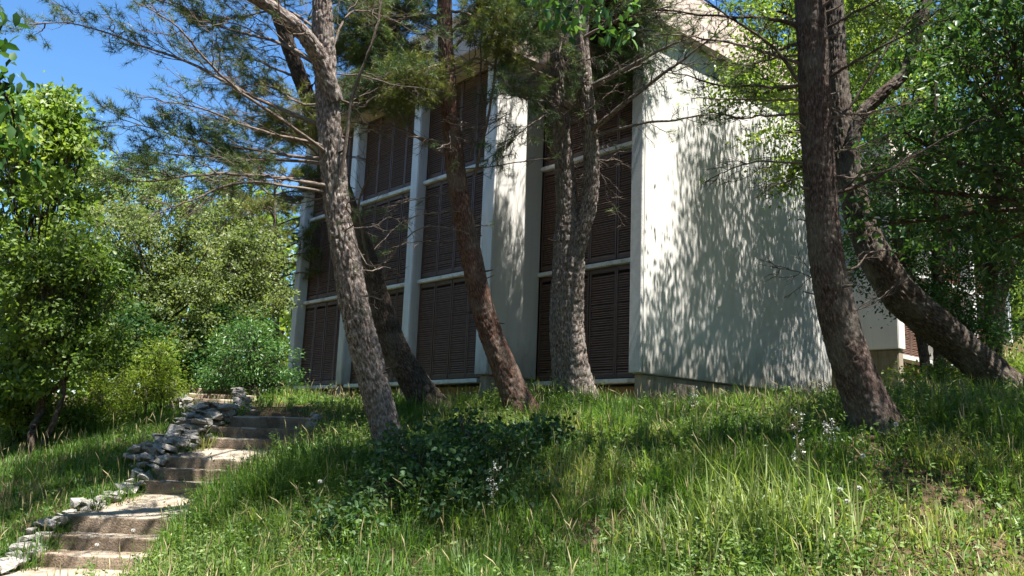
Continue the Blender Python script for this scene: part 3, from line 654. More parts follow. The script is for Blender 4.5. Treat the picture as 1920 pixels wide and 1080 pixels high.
pine_branch(D_, W((1112, 160, 14.8), (1150, 140, 14.5), (1200, 110, 14.2), (1260, 80, 13.9), (1320, 60, 13.5)), .06, 9, 5, .7, .35, leafy=.3, tuft_from=.5, bmat='bark')
pine_branch(D_, W((1115, 255, 14.8), (1180, 236, 14.2), (1260, 226, 13.8), (1330, 215, 13.4), (1400, 225, 13)), .03, 9, 5, .55, .3, leafy=.4, tuft_from=.4, bmat='bark', lift=-.1)
pine_branch(D_, W((1050, 190, 15), (1000, 185, 14.6), (960, 175, 14.3), (915, 178, 14)), .02, 9, 5, .6, .3, leafy=.3)
pine_branch(D_, W((1046, 150, 15), (1000, 135, 14.7), (960, 110, 14.5), (900, 90, 14.2)), .03, 20, 8, .8, .34, leafy=.6)
pine_branch(D_, W((1048, 205, 15), (1010, 225, 14.4), (975, 250, 14), (930, 275, 13.8)), .014, 13, 7, .7, .32, leafy=.55, tuft_from=.1, lift=-.25)
pine_branch(D_, W((1040, 70, 15), (990, 60, 14.7), (940, 40, 14.4), (880, 60, 14)), .03, 20, 9, .9, .4, leafy=.75, tuft_from=.0)
pine_branch(D_, W((1095, 120, 14.8), (1110, 110, 14.4), (1140, 110, 14.2), (1165, 130, 14)), .016, 12, 6, .5, .25, leafy=.1, lift=-.3)
pine_branch(D_, W((1040, 50, 15), (1060, 40, 14), (1050, 90, 13.5), (1060, 120, 13.3)), .02, 14, 7, .6, .3, leafy=.7, tuft_from=.0)
pine_branch(D_, W((1095, 70, 14.8), (1150, 40, 14.4), (1200, 25, 14.1), (1260, 10, 13.8)), .03, 18, 8, .9, .4, leafy=.5, tuft_from=.2)
crown_branches(D_, [at(1034, -20, 15), at(1025, -220, 15), at(1020, -450, 15)], 12, 2.6, .05)
crown_branches(D_, [at(1094, 30, 14.9), at(1100, -60, 14.9), at(1112, -240, 14.9)], 18, 3.6, .035, az=(.35, .95), dz=.05, n2=18, n3=9, leafy=1, count=16)
crown_branches(D_, [at(1100, -60, 14.9), at(1112, -240, 14.9), at(1115, -400, 14.9)], 14, 3.3, .045, az=(.3, 1.1), n2=15, leafy=1, dz=.12)
# pine E, right
E_ = empty('pine_tree', at(1640, 795, 10.5), 'dark straight pine with many dead side twigs before the right end of the white wall', 'tree', 'pines in front of the building')
pE, rE = path([(1645, 806, 84, 10.5), (1612, 720, 80, 10.5), (1581, 630, 74, 10.5), (1559, 540, 69, 10.5), (1546, 450, 65, 10.5), (1538, 350, 63, 10.5), (1531, 250, 61, 10.5), (1526, 150, 60, 10.5), (1521, 50, 59, 10.5), (1515, -50, 56, 10.5), (1505, -300, 46, 10.5), (1500, -700, 34, 10.5), (1500, -1100, 22, 10.5), (1500, -1480, 6, 10.5)])
trunk('trunk', pE, rE, M['plumbark'], E_, plate=.05, amp=.018, seed=17)
for (ln, r_, lf, k) in [
    (((1500, 50), (1440, 32), (1380, 22), (1290, 18), (1200, 10)), .028, .05, 13), (((1505, 170), (1460, 95), (1420, 60), (1370, 20), (1330, -10)), .024, .1, 12),
    (((1505, 160), (1440, 160), (1370, 162), (1310, 145), (1240, 130)), .022, .05, 13), (((1505, 190), (1440, 185), (1380, 178), (1300, 176)), .018, .08, 12),
    (((1508, 210), (1450, 215), (1390, 220), (1330, 205)), .018, .05, 12), (((1512, 305), (1450, 308), (1390, 318), (1340, 340)), .016, .05, 10),
    (((1510, 100), (1450, 110), (1400, 120), (1350, 100)), .018, .1, 12), (((1515, 330), (1470, 335), (1430, 350)), .01, .0, 8),
    (((1550, 480), (1600, 500), (1640, 470), (1700, 480)), .014, 0, 9), (((1545, 250), (1600, 190), (1680, 60), (1740, 0)), .022, .05, 12),
    (((1548, 370), (1620, 345), (1720, 290), (1840, 230)), .03, .05, 10), (((1545, 150), (1610, 110), (1690, 60), (1760, 20)), .022, .1, 13),
    (((1545, 200), (1600, 215), (1660, 195), (1730, 180)), .016, .05, 12), (((1548, 290), (1610, 280), (1680, 255)), .014, .0, 10),
    (((1540, 60), (1600, 20), (1660, -10), (1740, -20)), .022, .15, 12), (((1550, 330), (1600, 330), (1650, 320), (1700, 300)), .012, .0, 9),
    (((1555, 530), (1500, 510), (1440, 500)), .008, 0, 6), (((1575, 590), (1650, 560), (1700, 520)), .010, 0, 8), (((1512, 120), (1400, 90), (1300, 70), (1200, 70)), .02, .05, 13)]:
    d1 = 10.5+random.uniform(-1.0, .9)
    pts = [at(x, y, 10.5+(d1-10.5)*i/(len(ln)-1)) for i, (x, y) in enumerate(ln)]
    pine_branch(E_, pts, r_, k, 6, .5, .24, leafy=lf, lift=random.uniform(-.12, .12), bmat='darkbark' if r_ > .02 else 'twig', flat=.7)
crown_branches(E_, [at(1500, -1000, 10.5), at(1500, -1200, 10.5), at(1500, -1380, 10.5)], 12, 3.5, .05, az=(2.7, 3.5), dz=.08, n2=12)
crown_branches(E_, [at(1505, -350, 10.5), at(1502, -600, 10.5), at(1500, -800, 10.5)], 12, 3.3, .06, az=(2.4, 3.9), dz=.12)
crown_branches(E_, [at(1512, -150, 10.5), at(1503, -450, 10.5), at(1500, -900, 10.5)], 26, 3.8, .05, count=11)

# broken stubs on the pine trunks
def stubs(root, pts, rad, n, t0, t1, l=.12, mt='darkbark'):
    Pq = resample(pts, 200); Rq = np.interp(np.linspace(0, len(pts)-1, 200), np.arange(len(pts)), rad)
    for q in range(n):
        i = int(200*random.uniform(t0, t1)); a = random.uniform(0, 6.283); dv = np.array([math.cos(a), math.sin(a), random.uniform(-.1, .5)]); b = Pq[i]+dv*Rq[i]*.7; e = b+dv*(Rq[i]*.3+l*random.uniform(.4, 1.6))
        mb = MB(); tubes(mb, resample(np.array([b, b*.5+e*.5+rng.normal(size=3)*.008, e]), 5)[None], np.array([[.026, .018, .015, .012, .004]])*random.uniform(.6, 1.2), 7); mb.build('stub', M[mt], root)
def dead(root, pts, n, y0, y1, length, r_=.012, side=None):
    Pq = resample(pts, 160); yp = proj(Pq)[1]; ok = np.where((yp > y0) & (yp < y1))[0]
    for q in range(n):
        o_ = Pq[random.choice(list(ok))]; a = random.uniform(0, 6.283) if side is None else random.uniform(*side); L_ = length*random.uniform(.5, 1.2)
        dv = np.array([math.cos(a), math.sin(a), random.uniform(-.35, .45)]); e_ = o_+dv*L_+[0, 0, random.uniform(-.3, .2)*L_]
        pine_branch(root, np.array([o_, o_*.65+e_*.35+rng.normal(size=3)*.06, o_*.3+e_*.7+rng.normal(size=3)*.1, e_]), r_, 8, 4, .45, .22, leafy=.06, lift=random.uniform(-.3, .15), flat=.8, name='dead_branch')
dead(A, pA, 9, 60, 520, 1.5); dead(C_, pC, 14, 20, 470, 1.5); dead(D_, pD, 12, 60, 330, 1.4); dead(D_, pts_D2, 8, 60, 330, 1.3); dead(B, pB, 6, 80, 560, 1.2)
stubs(A, pA, rA, 14, .15, .7); stubs(C_, pC, rC, 12, .2, .75, .1); stubs(D_, pD, rD, 10, .3, .7); stubs(E_, pE, rE, 26, .2, .75, .14, 'twig'); stubs(B, pB, rB, 8, .2, .7)

# ---- broadleaf trees
def broadleaf(root, base, lumps, mt, n_cl, n_leaf, size, spread=.3, trunk_pts=None, trunk_r=.1, bmat='darkbark', width=.5, shape=4, up=.5, hollow=.45, stems=1, limb_r=.03, clip=None):
    """lumps: (centre, radii) of the crown; clusters of leaves on twigs from the limbs"""
    base = np.asarray(base, float); mb = MB(); lf = MB()
    for c, r in lumps: pass
    cs = np.array([c for c, r in lumps], float)
    top = np.asarray(trunk_pts[-1]) if trunk_pts is not None else base*.45+cs.mean(0)*.55
    if trunk_pts is None:
        for q in range(stems):
            mb = MB()
            j = rng.normal(size=3)*.25*(stems > 1); j[2] = 0
            e = top+rng.normal(size=3)*.3*(stems > 1)
            p = resample(np.array([base+j-[0, 0, .15], base*.6+e*.4+j+rng.normal(size=3)*.08, base*.25+e*.75+rng.normal(size=3)*.1, e]), 14)
            tubes(mb, p[None], np.linspace(trunk_r, trunk_r*.5, 14)[None], 9); mb.build('trunk' if stems == 1 else 'stem', M[bmat], root)
        to = None
    else:
        to = None
    vol = np.array([np.prod(r) for c, r in lumps])**.6; vol /= vol.sum(); lm = MB(); allc = []
    for (c, r), f in zip(lumps, vol):
        c = np.asarray(c, float); r = np.asarray(r, float); n = max(6, int(n_cl*f))
        d = norm(rng.normal(size=(n, 3))); rad = (hollow+(1-hollow)*rng.random((n, 1))**.6); wob = .75+.5*rng.random((n, 1))
        P = c+d*rad*wob*r
        st = top if trunk_pts is None else np.asarray(trunk_pts)[np.argmin(np.linalg.norm(np.asarray(trunk_pts)-c, axis=1))]
        l = resample(np.array([st, st*.6+c*.4+rng.normal(size=3)*.12*r.mean(), st*.25+c*.75+rng.normal(size=3)*.1*r.mean(), c]), 10)
        tubes(lm, l[None], np.linspace(limb_r, limb_r*.4, 10)[None], 6)
        src = l[rng.integers(4, 10, n)]
        u = np.linspace(0, 1, 3)[None, :, None]; tw = src[:, None]*(1-u)+P[:, None]*u+np.array([0, 0, .12])*r.mean()*(u*(1-u))+rng.normal(size=(n, 3, 3))*.03*r.mean()*(u*(1-u)*4)
        tubes(lm, tw, np.broadcast_to(np.linspace(limb_r*.3, .004, 3)[None], (n, 3)), 3)
        allc.append(np.concatenate([P, d], 1))
    A_ = np.concatenate(allc); P = A_[:, :3]; d = A_[:, 3:]
    if clip is not None: k = clip(P); P = P[k]; d = d[k]
    k = max(1, int(n_leaf/len(P))); Q = np.repeat(P, k, 0)+rng.normal(size=(len(P)*k, 3))*spread*np.array([1, 1, .5])*np.repeat(.6+.8*rng.random((len(P), 1)), k, 0); dd = np.repeat(d, k, 0)*.6+np.array([0, 0, -.25])
    tone = np.repeat(rng.random(len(P)), k)*.6+.4*rng.random(len(Q))
    leaves(lf, Q, size*(.65+.7*rng.random(len(Q))), width, up, .3, tone, shape, dd)
    lo = lm.build('limbs', M[bmat], root)
    lf.build('crown', M[mt], root)
    return root
def lump(px, py, d, rx, ry=None, rz=None):
    k = d/F_PX; return (at(px, py, d), (rx*k, (ry or rx)*k if ry else rx*k, (rz or rx)*k))
# tree F, dark leaning trunk at the right, its light crown shading the big wall
Ft = empty('broadleaf_tree', at(1905, 757, 14), 'dark tree leaning far over from the right edge towards the white wall', 'tree')
pF, rF = path([(1935, 775, 78, 14), (1880, 722, 74, 14), (1820, 668, 70, 14), (1755, 612, 70, 14), (1695, 560, 72, 14), (1645, 490, 66, 14), (1612, 410, 54, 14.1), (1594, 330, 52, 14.2), (1580, 250, 45, 14.4), (1571, 150, 40, 14.6), (1566, 50, 36, 14.8), (1560, -100, 30, 15), (1555, -260, 20, 15.2)])
trunk('trunk', pF, rF, M['darkbark'], Ft, plate=.08, amp=.035, seed=23)
pts, rad = path([(1598, 370, 34, 14.1), (1604, 240, 32, 14.1), (1650, 180, 29, 14.1), (1694, 138, 27, 14.1), (1728, 40, 23, 14.1), (1765, -80, 16, 14.2)])
trunk('limb', pts, rad*.85, M['darkbark'], Ft, flare=False, seed=24, smax=50)
Fl = [lump(1400, 170, 15.2, 60, 60, 60), lump(1440, 110, 15.4, 75), lump(1465, 250, 15.0, 50), lump(1440, 20, 15.6, 90), lump(1590, -60, 16, 150), lump(1700, 40, 16, 120), lump(1480, 330, 15.2, 30), lump(1780, -60, 16, 160)]
Fl += [((15.5, 8.2, 10.4), (1.5, 1.2, 1.3)), ((17.5, 8.4, 11), (1.7, 1.2, 1.4)), ((19.2, 8.6, 11.2), (1.5, 1.2, 1.4)), ((16.3, 7.6, 13), (1.9, 1.4, 1.2)), ((14.6, 7.6, 12.5), (1.0, 1.2, 1.2)), ((15, 8.6, 9), (.9, .9, .8)), ((17.6, 9.0, 9), (1.4, .8, .9))]
broadleaf(Ft, at(1905, 757, 14), Fl, 'leaf_fresh', 390, 44000, .085, .23, trunk_pts=list(pF[6:])+list(pts[2:]), limb_r=.05, width=.55)
# tree G: big leafy boughs from the right edge
Gb = at(2080, 800, 11.0); Gb[2] = gz(Gb[0], Gb[1])[0]
Gt = empty('broadleaf_tree', Gb, 'broad leaved tree whose dark glossy boughs hang in from the right edge', 'tree')
Gl = [lump(1700, 250, 11.5, 90, 90, 40), lump(1790, 300, 11.4, 110, 110, 45), lump(1860, 200, 11, 120, 120, 50), lump(1900, 80, 11, 130, 110, 60), lump(1840, 130, 12, 100, 100, 50), lump(1690, 350, 11.6, 80, 80, 35), lump(1850, 380, 11.5, 110, 110, 45), lump(1650, 420, 11.9, 50, 50, 28), lump(1760, 430, 12.4, 80, 80, 34), lump(1880, 450, 12, 60, 60, 30), lump(1780, 60, 12, 110, 110, 60), lump(1900, 300, 10.5, 100, 100, 50), lump(2020, 200, 11, 130), lump(2000, 0, 11, 150),
      ((11.5, 1.6, 7.6), (1.8, 1.6, 1.2)), ((10.3, 1.8, 8.2), (1.7, 1.5, 1.2)), ((13, 2.2, 8.2), (2, 1.6, 1.4)), ((12, .6, 9), (2, 1.6, 1.4)), ((15, 4, 9), (1.4, 1.2, 1)), ((14, 4.4, 8.6), (1.0, 1.0, .8)), ((16.4, 3.4, 10), (1.6, 1.4, 1.2)), ((18.2, 4.6, 10.4), (1.6, 1.3, 1.2)), ((20.4, 5, 11), (1.7, 1.3, 1.2)), ((19, 3.6, 12), (1.8, 1.4, 1.2)), ((17, 5.2, 9.4), (1.2, 1.0, 1.0)), ((15.7, 3.6, 8), (1.2, .8, .8)), ((14.3, 4.6, 7.8), (.9, .8, .7)), ((16.6, 3.2, 7.6), (1.0, .8, .7))]
Gtop = at(2040, 150, 11.2)
broadleaf(Gt, Gb, Gl, 'leaf_spray', 1060, 25000, .125, .22, limb_r=.045, width=.42, shape=7, up=.9, trunk_r=.22, stems=1)
# slim trunks behind the leaning tree
for i, (pl, lab) in enumerate([
    ([(1763, 722, 25, 18), (1760, 620, 23, 18), (1757, 520, 22, 18), (1756, 420, 20, 18), (1750, 300, 17, 18), (1752, 150, 12, 18)], 'slim straight tree beyond the leaning trunk near the far wing'),
    ([(1742, 720, 20, 17.5), (1728, 640, 19, 17.5), (1700, 540, 17, 17.5), (1680, 440, 15, 17.5), (1672, 320, 10, 17.5)], 'slim dark tree bending left beside the far wing ledge'),
    ([(1862, 640, 30, 19), (1858, 540, 27, 19), (1861, 430, 24, 19), (1870, 320, 19, 19), (1872, 180, 12, 19)], 'upright tree in the shade at the right beyond the shutters'),
    ([(1858, 650, 28, 19.5), (1872, 570, 24, 19.5), (1900, 500, 22, 19.5), (1925, 430, 18, 19.5), (1950, 320, 10, 19.5)], 'tree slanting to the right edge beside the sunny grass')]):
    p_, r_ = path(pl); p_[0][2] = min(p_[0][2], gz(p_[0][0], p_[0][1])[0]-.1)
    t_ = empty('slim_tree', p_[0], lab, 'tree', 'slim trees at the right')
    trunk('trunk', p_, r_, M['darkbark'], t_, plate=.06, amp=.008, seed=30+i, smax=40, flare=False)
    x, y, w_, d_ = pl[-2]
    broadleaf(t_, p_[0], [lump(x-20, y, d_, 80, 80, 60), lump(x+40, y-60, d_+.5, 100, 100, 70), lump(x-60, y-100, d_+1, 110, 110, 80), lump(x+10, y+100, d_+.4, 60, 60, 50), lump(x-50, y+50, d_+.6, 70, 70, 50)], 'leaf_dark', 200, 7500, .085, .25, trunk_pts=list(p_[2:]), limb_r=.025)

# ---- trees and shrubs on the left
def ground_at(px, py, d): p = at(px, py, d); p[2] = gz(p[0], p[1])[0]; return p
LEFT = [
 ('leafy_tree', 'tall bright leafy tree with slim leaning stems at the left edge', 55, 830, 17.5, [(70, 270, 17.5, 95), (20, 330, 17, 110), (120, 330, 18, 70), (60, 430, 17.3, 110), (130, 260, 18, 45), (10, 220, 17.5, 60), (150, 500, 17, 60), (100, 200, 18, 40), (30, 560, 17, 80), (60, 680, 17, 70), (0, 740, 16.8, 60)], 'leaf_fresh', 260, 17000, .12, 3),
 ('leafy_tree', 'round dark green young tree standing before the bright left trees', 80, 835, 16.5, [(130, 480, 16.5, 75), (90, 560, 16.3, 80), (190, 540, 16.8, 55), (40, 500, 16.4, 60), (140, 640, 16.4, 60), (200, 660, 16.8, 50)], 'leaf_mid', 190, 12000, .08, 3),
 ('leafy_tree', 'wide sunlit pale green tree in the middle of the left thicket', 300, 790, 21.5, [(290, 480, 21.5, 90), (220, 440, 22, 80), (370, 500, 21.8, 80), (300, 400, 22.3, 80), (330, 590, 21, 85), (240, 570, 21, 70)], 'leaf_grey', 260, 19000, .085, 2),
 ('leafy_tree', 'pale grey green tree between the thicket and the building', 440, 770, 23, [(440, 500, 23, 80), (420, 430, 23.5, 70), (490, 560, 22.6, 60), (470, 460, 23.3, 60), (400, 570, 22.5, 70)], 'leaf_grey', 200, 14000, .08, 2),
 ('leafy_tree', 'dark leafy tree filling the shade at the left behind the young tree', 180, 800, 20, [(190, 620, 20, 90), (110, 650, 19.5, 90), (250, 650, 19.6, 70), (30, 640, 19, 80), (180, 520, 20.5, 70)], 'leaf_dark', 220, 12000, .08, 2),
 ('leafy_tree', 'light feathery tree top far behind the left thicket', 240, 760, 28, [(200, 390, 28, 75), (260, 365, 28, 75), (160, 350, 27, 55), (330, 375, 28.5, 80), (400, 390, 28.5, 75), (470, 400, 28, 70)], 'leaf_fresh', 190, 12000, .11, 1),
 ('leafy_tree', 'dark bush in the shade behind the stone parapet', 390, 750, 21, [(380, 650, 21, 60), (350, 690, 20.5, 45), (420, 620, 21.5, 55)], 'leaf_dark', 200, 6000, .08, 1),
]
for (nm, lab, bx, by, bd, lumps_, mt, ncl, nl, sz, stems) in LEFT:
    b = ground_at(bx, by, bd); t_ = empty(nm, b, lab, 'tree', 'trees left of the building')
    subs = []
    for x, y, d, r in lumps_:
        subs.append(lump(x, y, d, r*.6, r*.6, r*.5))
        for q in range(7):
            a = q/7*6.283+random.uniform(-.4, .4); subs.append(lump(x+math.cos(a)*r*.72, y+math.sin(a)*r*.62, d+random.uniform(-.9, .5)*r*d/F_PX, r*random.uniform(.3, .48), None, r*random.uniform(.24, .36)))
    broadleaf(t_, b, subs, mt, max(ncl, 5*len(subs)), nl, sz*1.08, .15, stems=stems, trunk_r=.07, limb_r=.02, shape=4, width=.55, hollow=.45)
# thin stems seen among them
# conifers close to the building
for (lab, bx, d, tops, gold) in (('pine with yellow green tufts beside the left end of the building', 515, 25, (330, 760), True), ('dark pine seen behind the left end fin', 470, 29, (290, 760), False)):
    b = ground_at(bx, 770, d); t_ = empty('pine_tree', b, lab, 'tree', 'pines beyond the building')
    tp = at(bx, tops[0], d)
    p = np.array([b, b*.5+tp*.5, tp]); mb = MB(); tubes(mb, resample(p, 12)[None], np.linspace(.16, .03, 12)[None], 8); mb.build('trunk', M['bark'], t_)
    crown_branches(t_, [b*.62+tp*.38, tp], 26, 1.9, .03, leafy=.95, nmat='needle_gold' if gold else 'needle', count=18, n2=9, n3=7)
def shrub(name, lab, px, py, d, lumps_, mt, ncl, nl, size, cat='shrub', spread=.14, group=None, **k):
    b = ground_at(px, py, d); t_ = empty(name, b, lab, cat, group)
    return broadleaf(t_, b, [lump(x, y, dd, r, r, r*rz) for x, y, dd, r, rz in lumps_], mt, ncl, nl, size, spread, trunk_r=.025, limb_r=.014, stems=4, **k)
shrub('round_shrub', 'rounded glossy green shrub by the foot of the shuttered facade', 470, 760, 19.5, [(460, 660, 19.5, 60, .9), (425, 690, 19.3, 45, .8), (505, 680, 19.7, 50, .9), (470, 620, 19.8, 40, .8), (400, 720, 19.4, 30, .7), (520, 720, 19.8, 34, .8), (450, 720, 19.4, 40, .7)], 'leaf_gloss', 420, 9500, .085, up=.8, width=.34, hollow=.7, spread=.11)
shrub('yellow_bush', 'feathery yellow green bush left of the stone parapet', 285, 770, 17.6, [(290, 700, 17.6, 45, 1.0), (260, 730, 17.4, 40, .9), (315, 730, 17.8, 36, .9), (295, 660, 17.8, 30, 1)], 'leaf_yellow', 260, 6500, .075, width=.22)
shrub('yellow_bush', 'pale bamboo like thicket under the left trees', 170, 800, 17.6, [(190, 745, 17.6, 45, .8), (140, 770, 17.4, 40, .8), (225, 700, 18, 45, .9), (235, 770, 17.5, 36, .8)], 'leaf_yellow', 240, 5000, .09, width=.18)
shrub('low_shrub', 'dark undergrowth below the tree at the left edge', 30, 840, 17.5, [(20, 780, 17.3, 65, .8), (80, 780, 17.4, 55, .8), (130, 790, 17.2, 50, .7), (180, 780, 17.4, 40, .7), (50, 720, 17.6, 60, .8)], 'leaf_mid', 240, 7000, .08)
# bramble in the foreground
shrub('understory_shrub', 'leafy undergrowth in the shade right of the far wing', 1800, 690, 18.5, [(1790, 520, 18.5, 50, .9), (1720, 560, 18, 40, .9), (1840, 590, 18.5, 45, 1), (1780, 620, 18.3, 45, .8), (1880, 500, 18.8, 50, .9), (1830, 460, 18.6, 60, .8), (1740, 470, 18.2, 50, .8), (1700, 500, 17.6, 45, .9), (1800, 560, 17.8, 50, .9), (1860, 640, 18, 40, .8)], 'leaf_dark', 340, 9000, .085, spread=.2)
shrub('low_shrub', 'low green plants along the foundation of the far wing', 1740, 715, 17, [(1700, 705, 17, 30, .6), (1760, 700, 17.4, 40, .6), (1820, 700, 17, 40, .6), (1880, 690, 18, 40, .6)], 'leaf_fresh', 120, 2600, .08)
shrub('bramble_bush', 'dark leafy bramble in the shade at the foot of the tall grey pine', 850, 930, 10.4, [(850, 880, 10.3, 80, .75), (775, 850, 10.9, 70, .7), (940, 850, 10.8, 80, .7), (865, 935, 9.8, 80, .65), (740, 920, 10, 75, .6), (960, 925, 10, 70, .6), (670, 985, 9.6, 70, .5), (1010, 815, 11.6, 55, .5), (885, 805, 11.6, 55, .5)], 'leaf_bramble', 420, 7600, .07, spread=.13, width=.62, shape=7, up=1.0, hollow=.5)

# ---- nearby trees whose boughs hang into the top of the view
for (lab, base, tip, twigs, mt) in (
    ('near leafy bough hanging in at the top centre', (5.2, -1.6), [(1010, -120, 4.6), (1060, -60, 4.5), (1120, -30, 4.4), (1190, -5, 4.3)], [(1020, -15, 4.6, 34), (1075, 5, 4.5, 42), (1130, 20, 4.4, 40), (1175, 55, 4.35, 26), (1060, 40, 4.5, 24), (1185, 15, 4.3, 22)], 'leaf_gloss'),
    ('near leafy bough hanging in at the upper left corner', (-2.2, 3.2), [(-160, -40, 4.2), (-90, 20, 4.1), (-30, 100, 4.0), (20, 200, 4.0)], [(0, 20, 4.0, 24), (5, 90, 4.0, 30), (10, 150, 4.0, 26), (15, 215, 4.0, 34), (30, 270, 4.0, 34), (55, 310, 4.0, 18), (-15, 270, 4, 40)], 'leaf_dark')):
    b = np.array([base[0], base[1], gz(*base)[0]]); t_ = empty('overhanging_tree', b, lab, 'tree')
    tipw = W(*tip); mid = np.array([b[0]*.9+tipw[0][0]*.1, b[1]*.9+tipw[0][1]*.1, tipw[0][2]+.6])
    mb = MB(); tubes(mb, resample(np.array([b-[0, 0, .2], b*.5+mid*.5, mid, mid*.5+tipw[0]*.5+[0, 0, .3], tipw[0]]), 26)[None], np.linspace(.13, .03, 26)[None], 10); mb.build('trunk', M['darkbark'], t_)
    mb = MB(); l = resample(tipw, 12); tubes(mb, l[None], np.linspace(.03, .006, 12)[None], 6); lf = MB()
    for (x, y, d, r) in twigs:
        c = at(x, y, d); s = l[np.argmin(np.linalg.norm(l-c, axis=1))]; rr = r*d/F_PX
        tubes(mb, resample(np.array([s, s*.4+c*.6+[0, 0, .02], c]), 6)[None], np.linspace(.005, .002, 6)[None], 4)
        n = int(18*(r/26)**1.5); Q = c+rng.normal(size=(n, 3))*rr*.62; leaves(lf, Q, .06*(.7+.6*rng.random(n)), .55, .5, .2, None, 7, np.tile([[0, 0, -.9]], (n, 1)))
    mb.build('limbs', M['darkbark'], t_); lf.build('crown', M[mt], t_)

# ---- backdrop woods, then an added ring of trees outside the view
far = MB(); fs = MB()
def wood(cx, cy, d, r, n, size):
    c = at(cx, cy, d); k = r*d/F_PX; P = c+norm(rng.normal(size=(n, 3)))*(rng.random((n, 1))**.4)*k*np.array([1, 1, .9]); leaves(far, P, size*(.6+.8*rng.random(n)), .6, .5)
for k in range(64):
    px = -700+k*46+random.uniform(-30, 30)
    if 560 < px < 1480: continue
    d = random.uniform(36, 46); right = px > 1480
    top = random.uniform(430, 560) if not right else random.uniform(40, 300)
    y = 800 if not right else 560
    b = ground_at(px, y, d); tubes(fs, np.array([[b, b*.4+at(px, top, d)*.6, at(px, top, d)]]), np.array([[.2, .15, .08]]), 6)
    for q in range(4 if not right else 7): wood(px+random.uniform(-50, 50), top+(y+(120 if right else 0)-top)*q/(4.5 if not right else 6.2), d, random.uniform(60, 95), 300, .36)
for (x, y, d, r) in ((1900, 430, 30, 70), (1880, 520, 32, 60), (1920, 350, 30, 70), (1900, 560, 34, 50)): wood(x, y, d, r, 1500, .13)
for k in range(44):  # unseen trees around and behind the camera, added to block sky fill
    a = k/44*6.283+random.uniform(-.05, .05); r_ = random.uniform(17, 24); c = np.array([8+r_*math.cos(a), 4+r_*math.sin(a)])
    x_, y_, d_ = proj(np.array([c[0], c[1], 4.0]))
    if d_[0] > -2 and -450 < x_[0] < 2500 and d_[0] > 0: continue
    b = np.array([c[0], c[1], gz(*c)[0]]); h = random.uniform(12, 16); tubes(fs, np.array([[b-[0, 0, .3], b+[0, 0, h*.4], b+[0, 0, h*.8]]]), np.array([[.18, .14, .06]]), 6)
    for q in range(6):
        P = b+np.array([random.uniform(-1.5, 1.5), random.uniform(-1.5, 1.5), h*(.1+.16*q)])+norm(rng.normal(size=(170, 3)))*(rng.random((170, 1))**.4)*2.3; leaves(far, P, .6*(.6+.8*rng.random(170)), .6, .5)
tag(far.build('far_and_screen_wood', M['leaf_fresh']), 'sunlit green woodland closing the view, plus an unseen tree ring added to dim the skylight', 'woodland', kind='stuff')
tag(fs.build('far_and_screen_trunks', M['darkbark']), 'slim trunks of the far woodland and of the added unseen tree ring', 'woodland', kind='stuff')

# ------------------------------------------------------------------ grass and weeds
def in_view(P, mx=90, my=90):
    x, y, d = proj(P); return (d > 2) & (x > -mx) & (x < 1920+mx) & (y > 500) & (y < 1080+my), d
def footprint(x, y):
    b = (x > 12.2) & (y > 10.62) & (x < 20.3) | (x > 11.58) & (y > 13.85) & (x < 20) | (x > 22.9) & (y > 10.3)
    return b | ((np.abs(x-8.05) < .7) & (y > 15.2) & (y < 19.6) & (rng.random(x.shape) < .8))
def field(n, x0, x1, y0, y1):
    X = rng.uniform(x0, x1, n); Y = rng.uniform(y0, y1, n); Zg = gz(X, Y); P = np.stack([X, Y, Zg], 1); ok, d = in_view(P)
    ok &= ~footprint(X, Y) & (stair_mask(X, Y) < .35) & (rng.random(n) < np.clip(11/np.maximum(d, 1), .18, 1)**1.3)
    return P[ok], d[ok]
def near_wall(P):
    d_ = np.minimum(np.hypot(np.maximum(12.6-P[:, 0], 0), np.maximum(10.45-P[:, 1], 0)), np.hypot(np.maximum(11.6-P[:, 0], 0), np.maximum(13.7-P[:, 1], 0))); return np.clip(.4+d_/4, .4, 1)
def blades(mb, P, H, Wd, lean=.45, r=None, az=None):
    H = H*near_wall(P)
    n = len(P); a = rng.uniform(0, 6.283, n) if az is None else az+rng.normal(0, .5, n); D = np.stack([np.cos(a), np.sin(a), np.zeros(n)], 1); S = np.stack([-np.sin(a), np.cos(a), np.zeros(n)], 1)
    b = np.abs(rng.normal(0, lean, n))[:, None]; H = H[:, None]; w = (Wd*np.ones(n))[:, None]*.5; up = np.array([[0, 0, 1.]])
    p1 = P+up*H*.5+D*H*b*.22; p2 = P+up*H*(1-.35*np.minimum(b, 1.4)**1.5)+D*H*b*.85
    V = np.stack([P-S*w, P+S*w, p1+S*w*.85, p1-S*w*.85, p2], 1); k = np.arange(n)[:, None]*5
    rr = rng.random(n) if r is None else r
    mb.add(V.reshape(-1, 3), f3=k+[3, 2, 4], f4=k+[0, 1, 2, 3], r=np.repeat(rr, 5))
def leftside(P): return (P[:, 0]*RD[0]+P[:, 1]*RD[1]) < np.interp(P[:, 0]*ND[0]+P[:, 1]*ND[1], sL, tL)-.05
def patchy(P): return vnoise(P[:, 0]*.55, P[:, 1]*.55, 21)*.6+vnoise(P[:, 0]*1.7, P[:, 1]*1.7, 22)*.4
def dry(P): return np.clip(vnoise(P[:, 0]*.8+9, P[:, 1]*.8, 31)*1.55-.42, 0, 1)
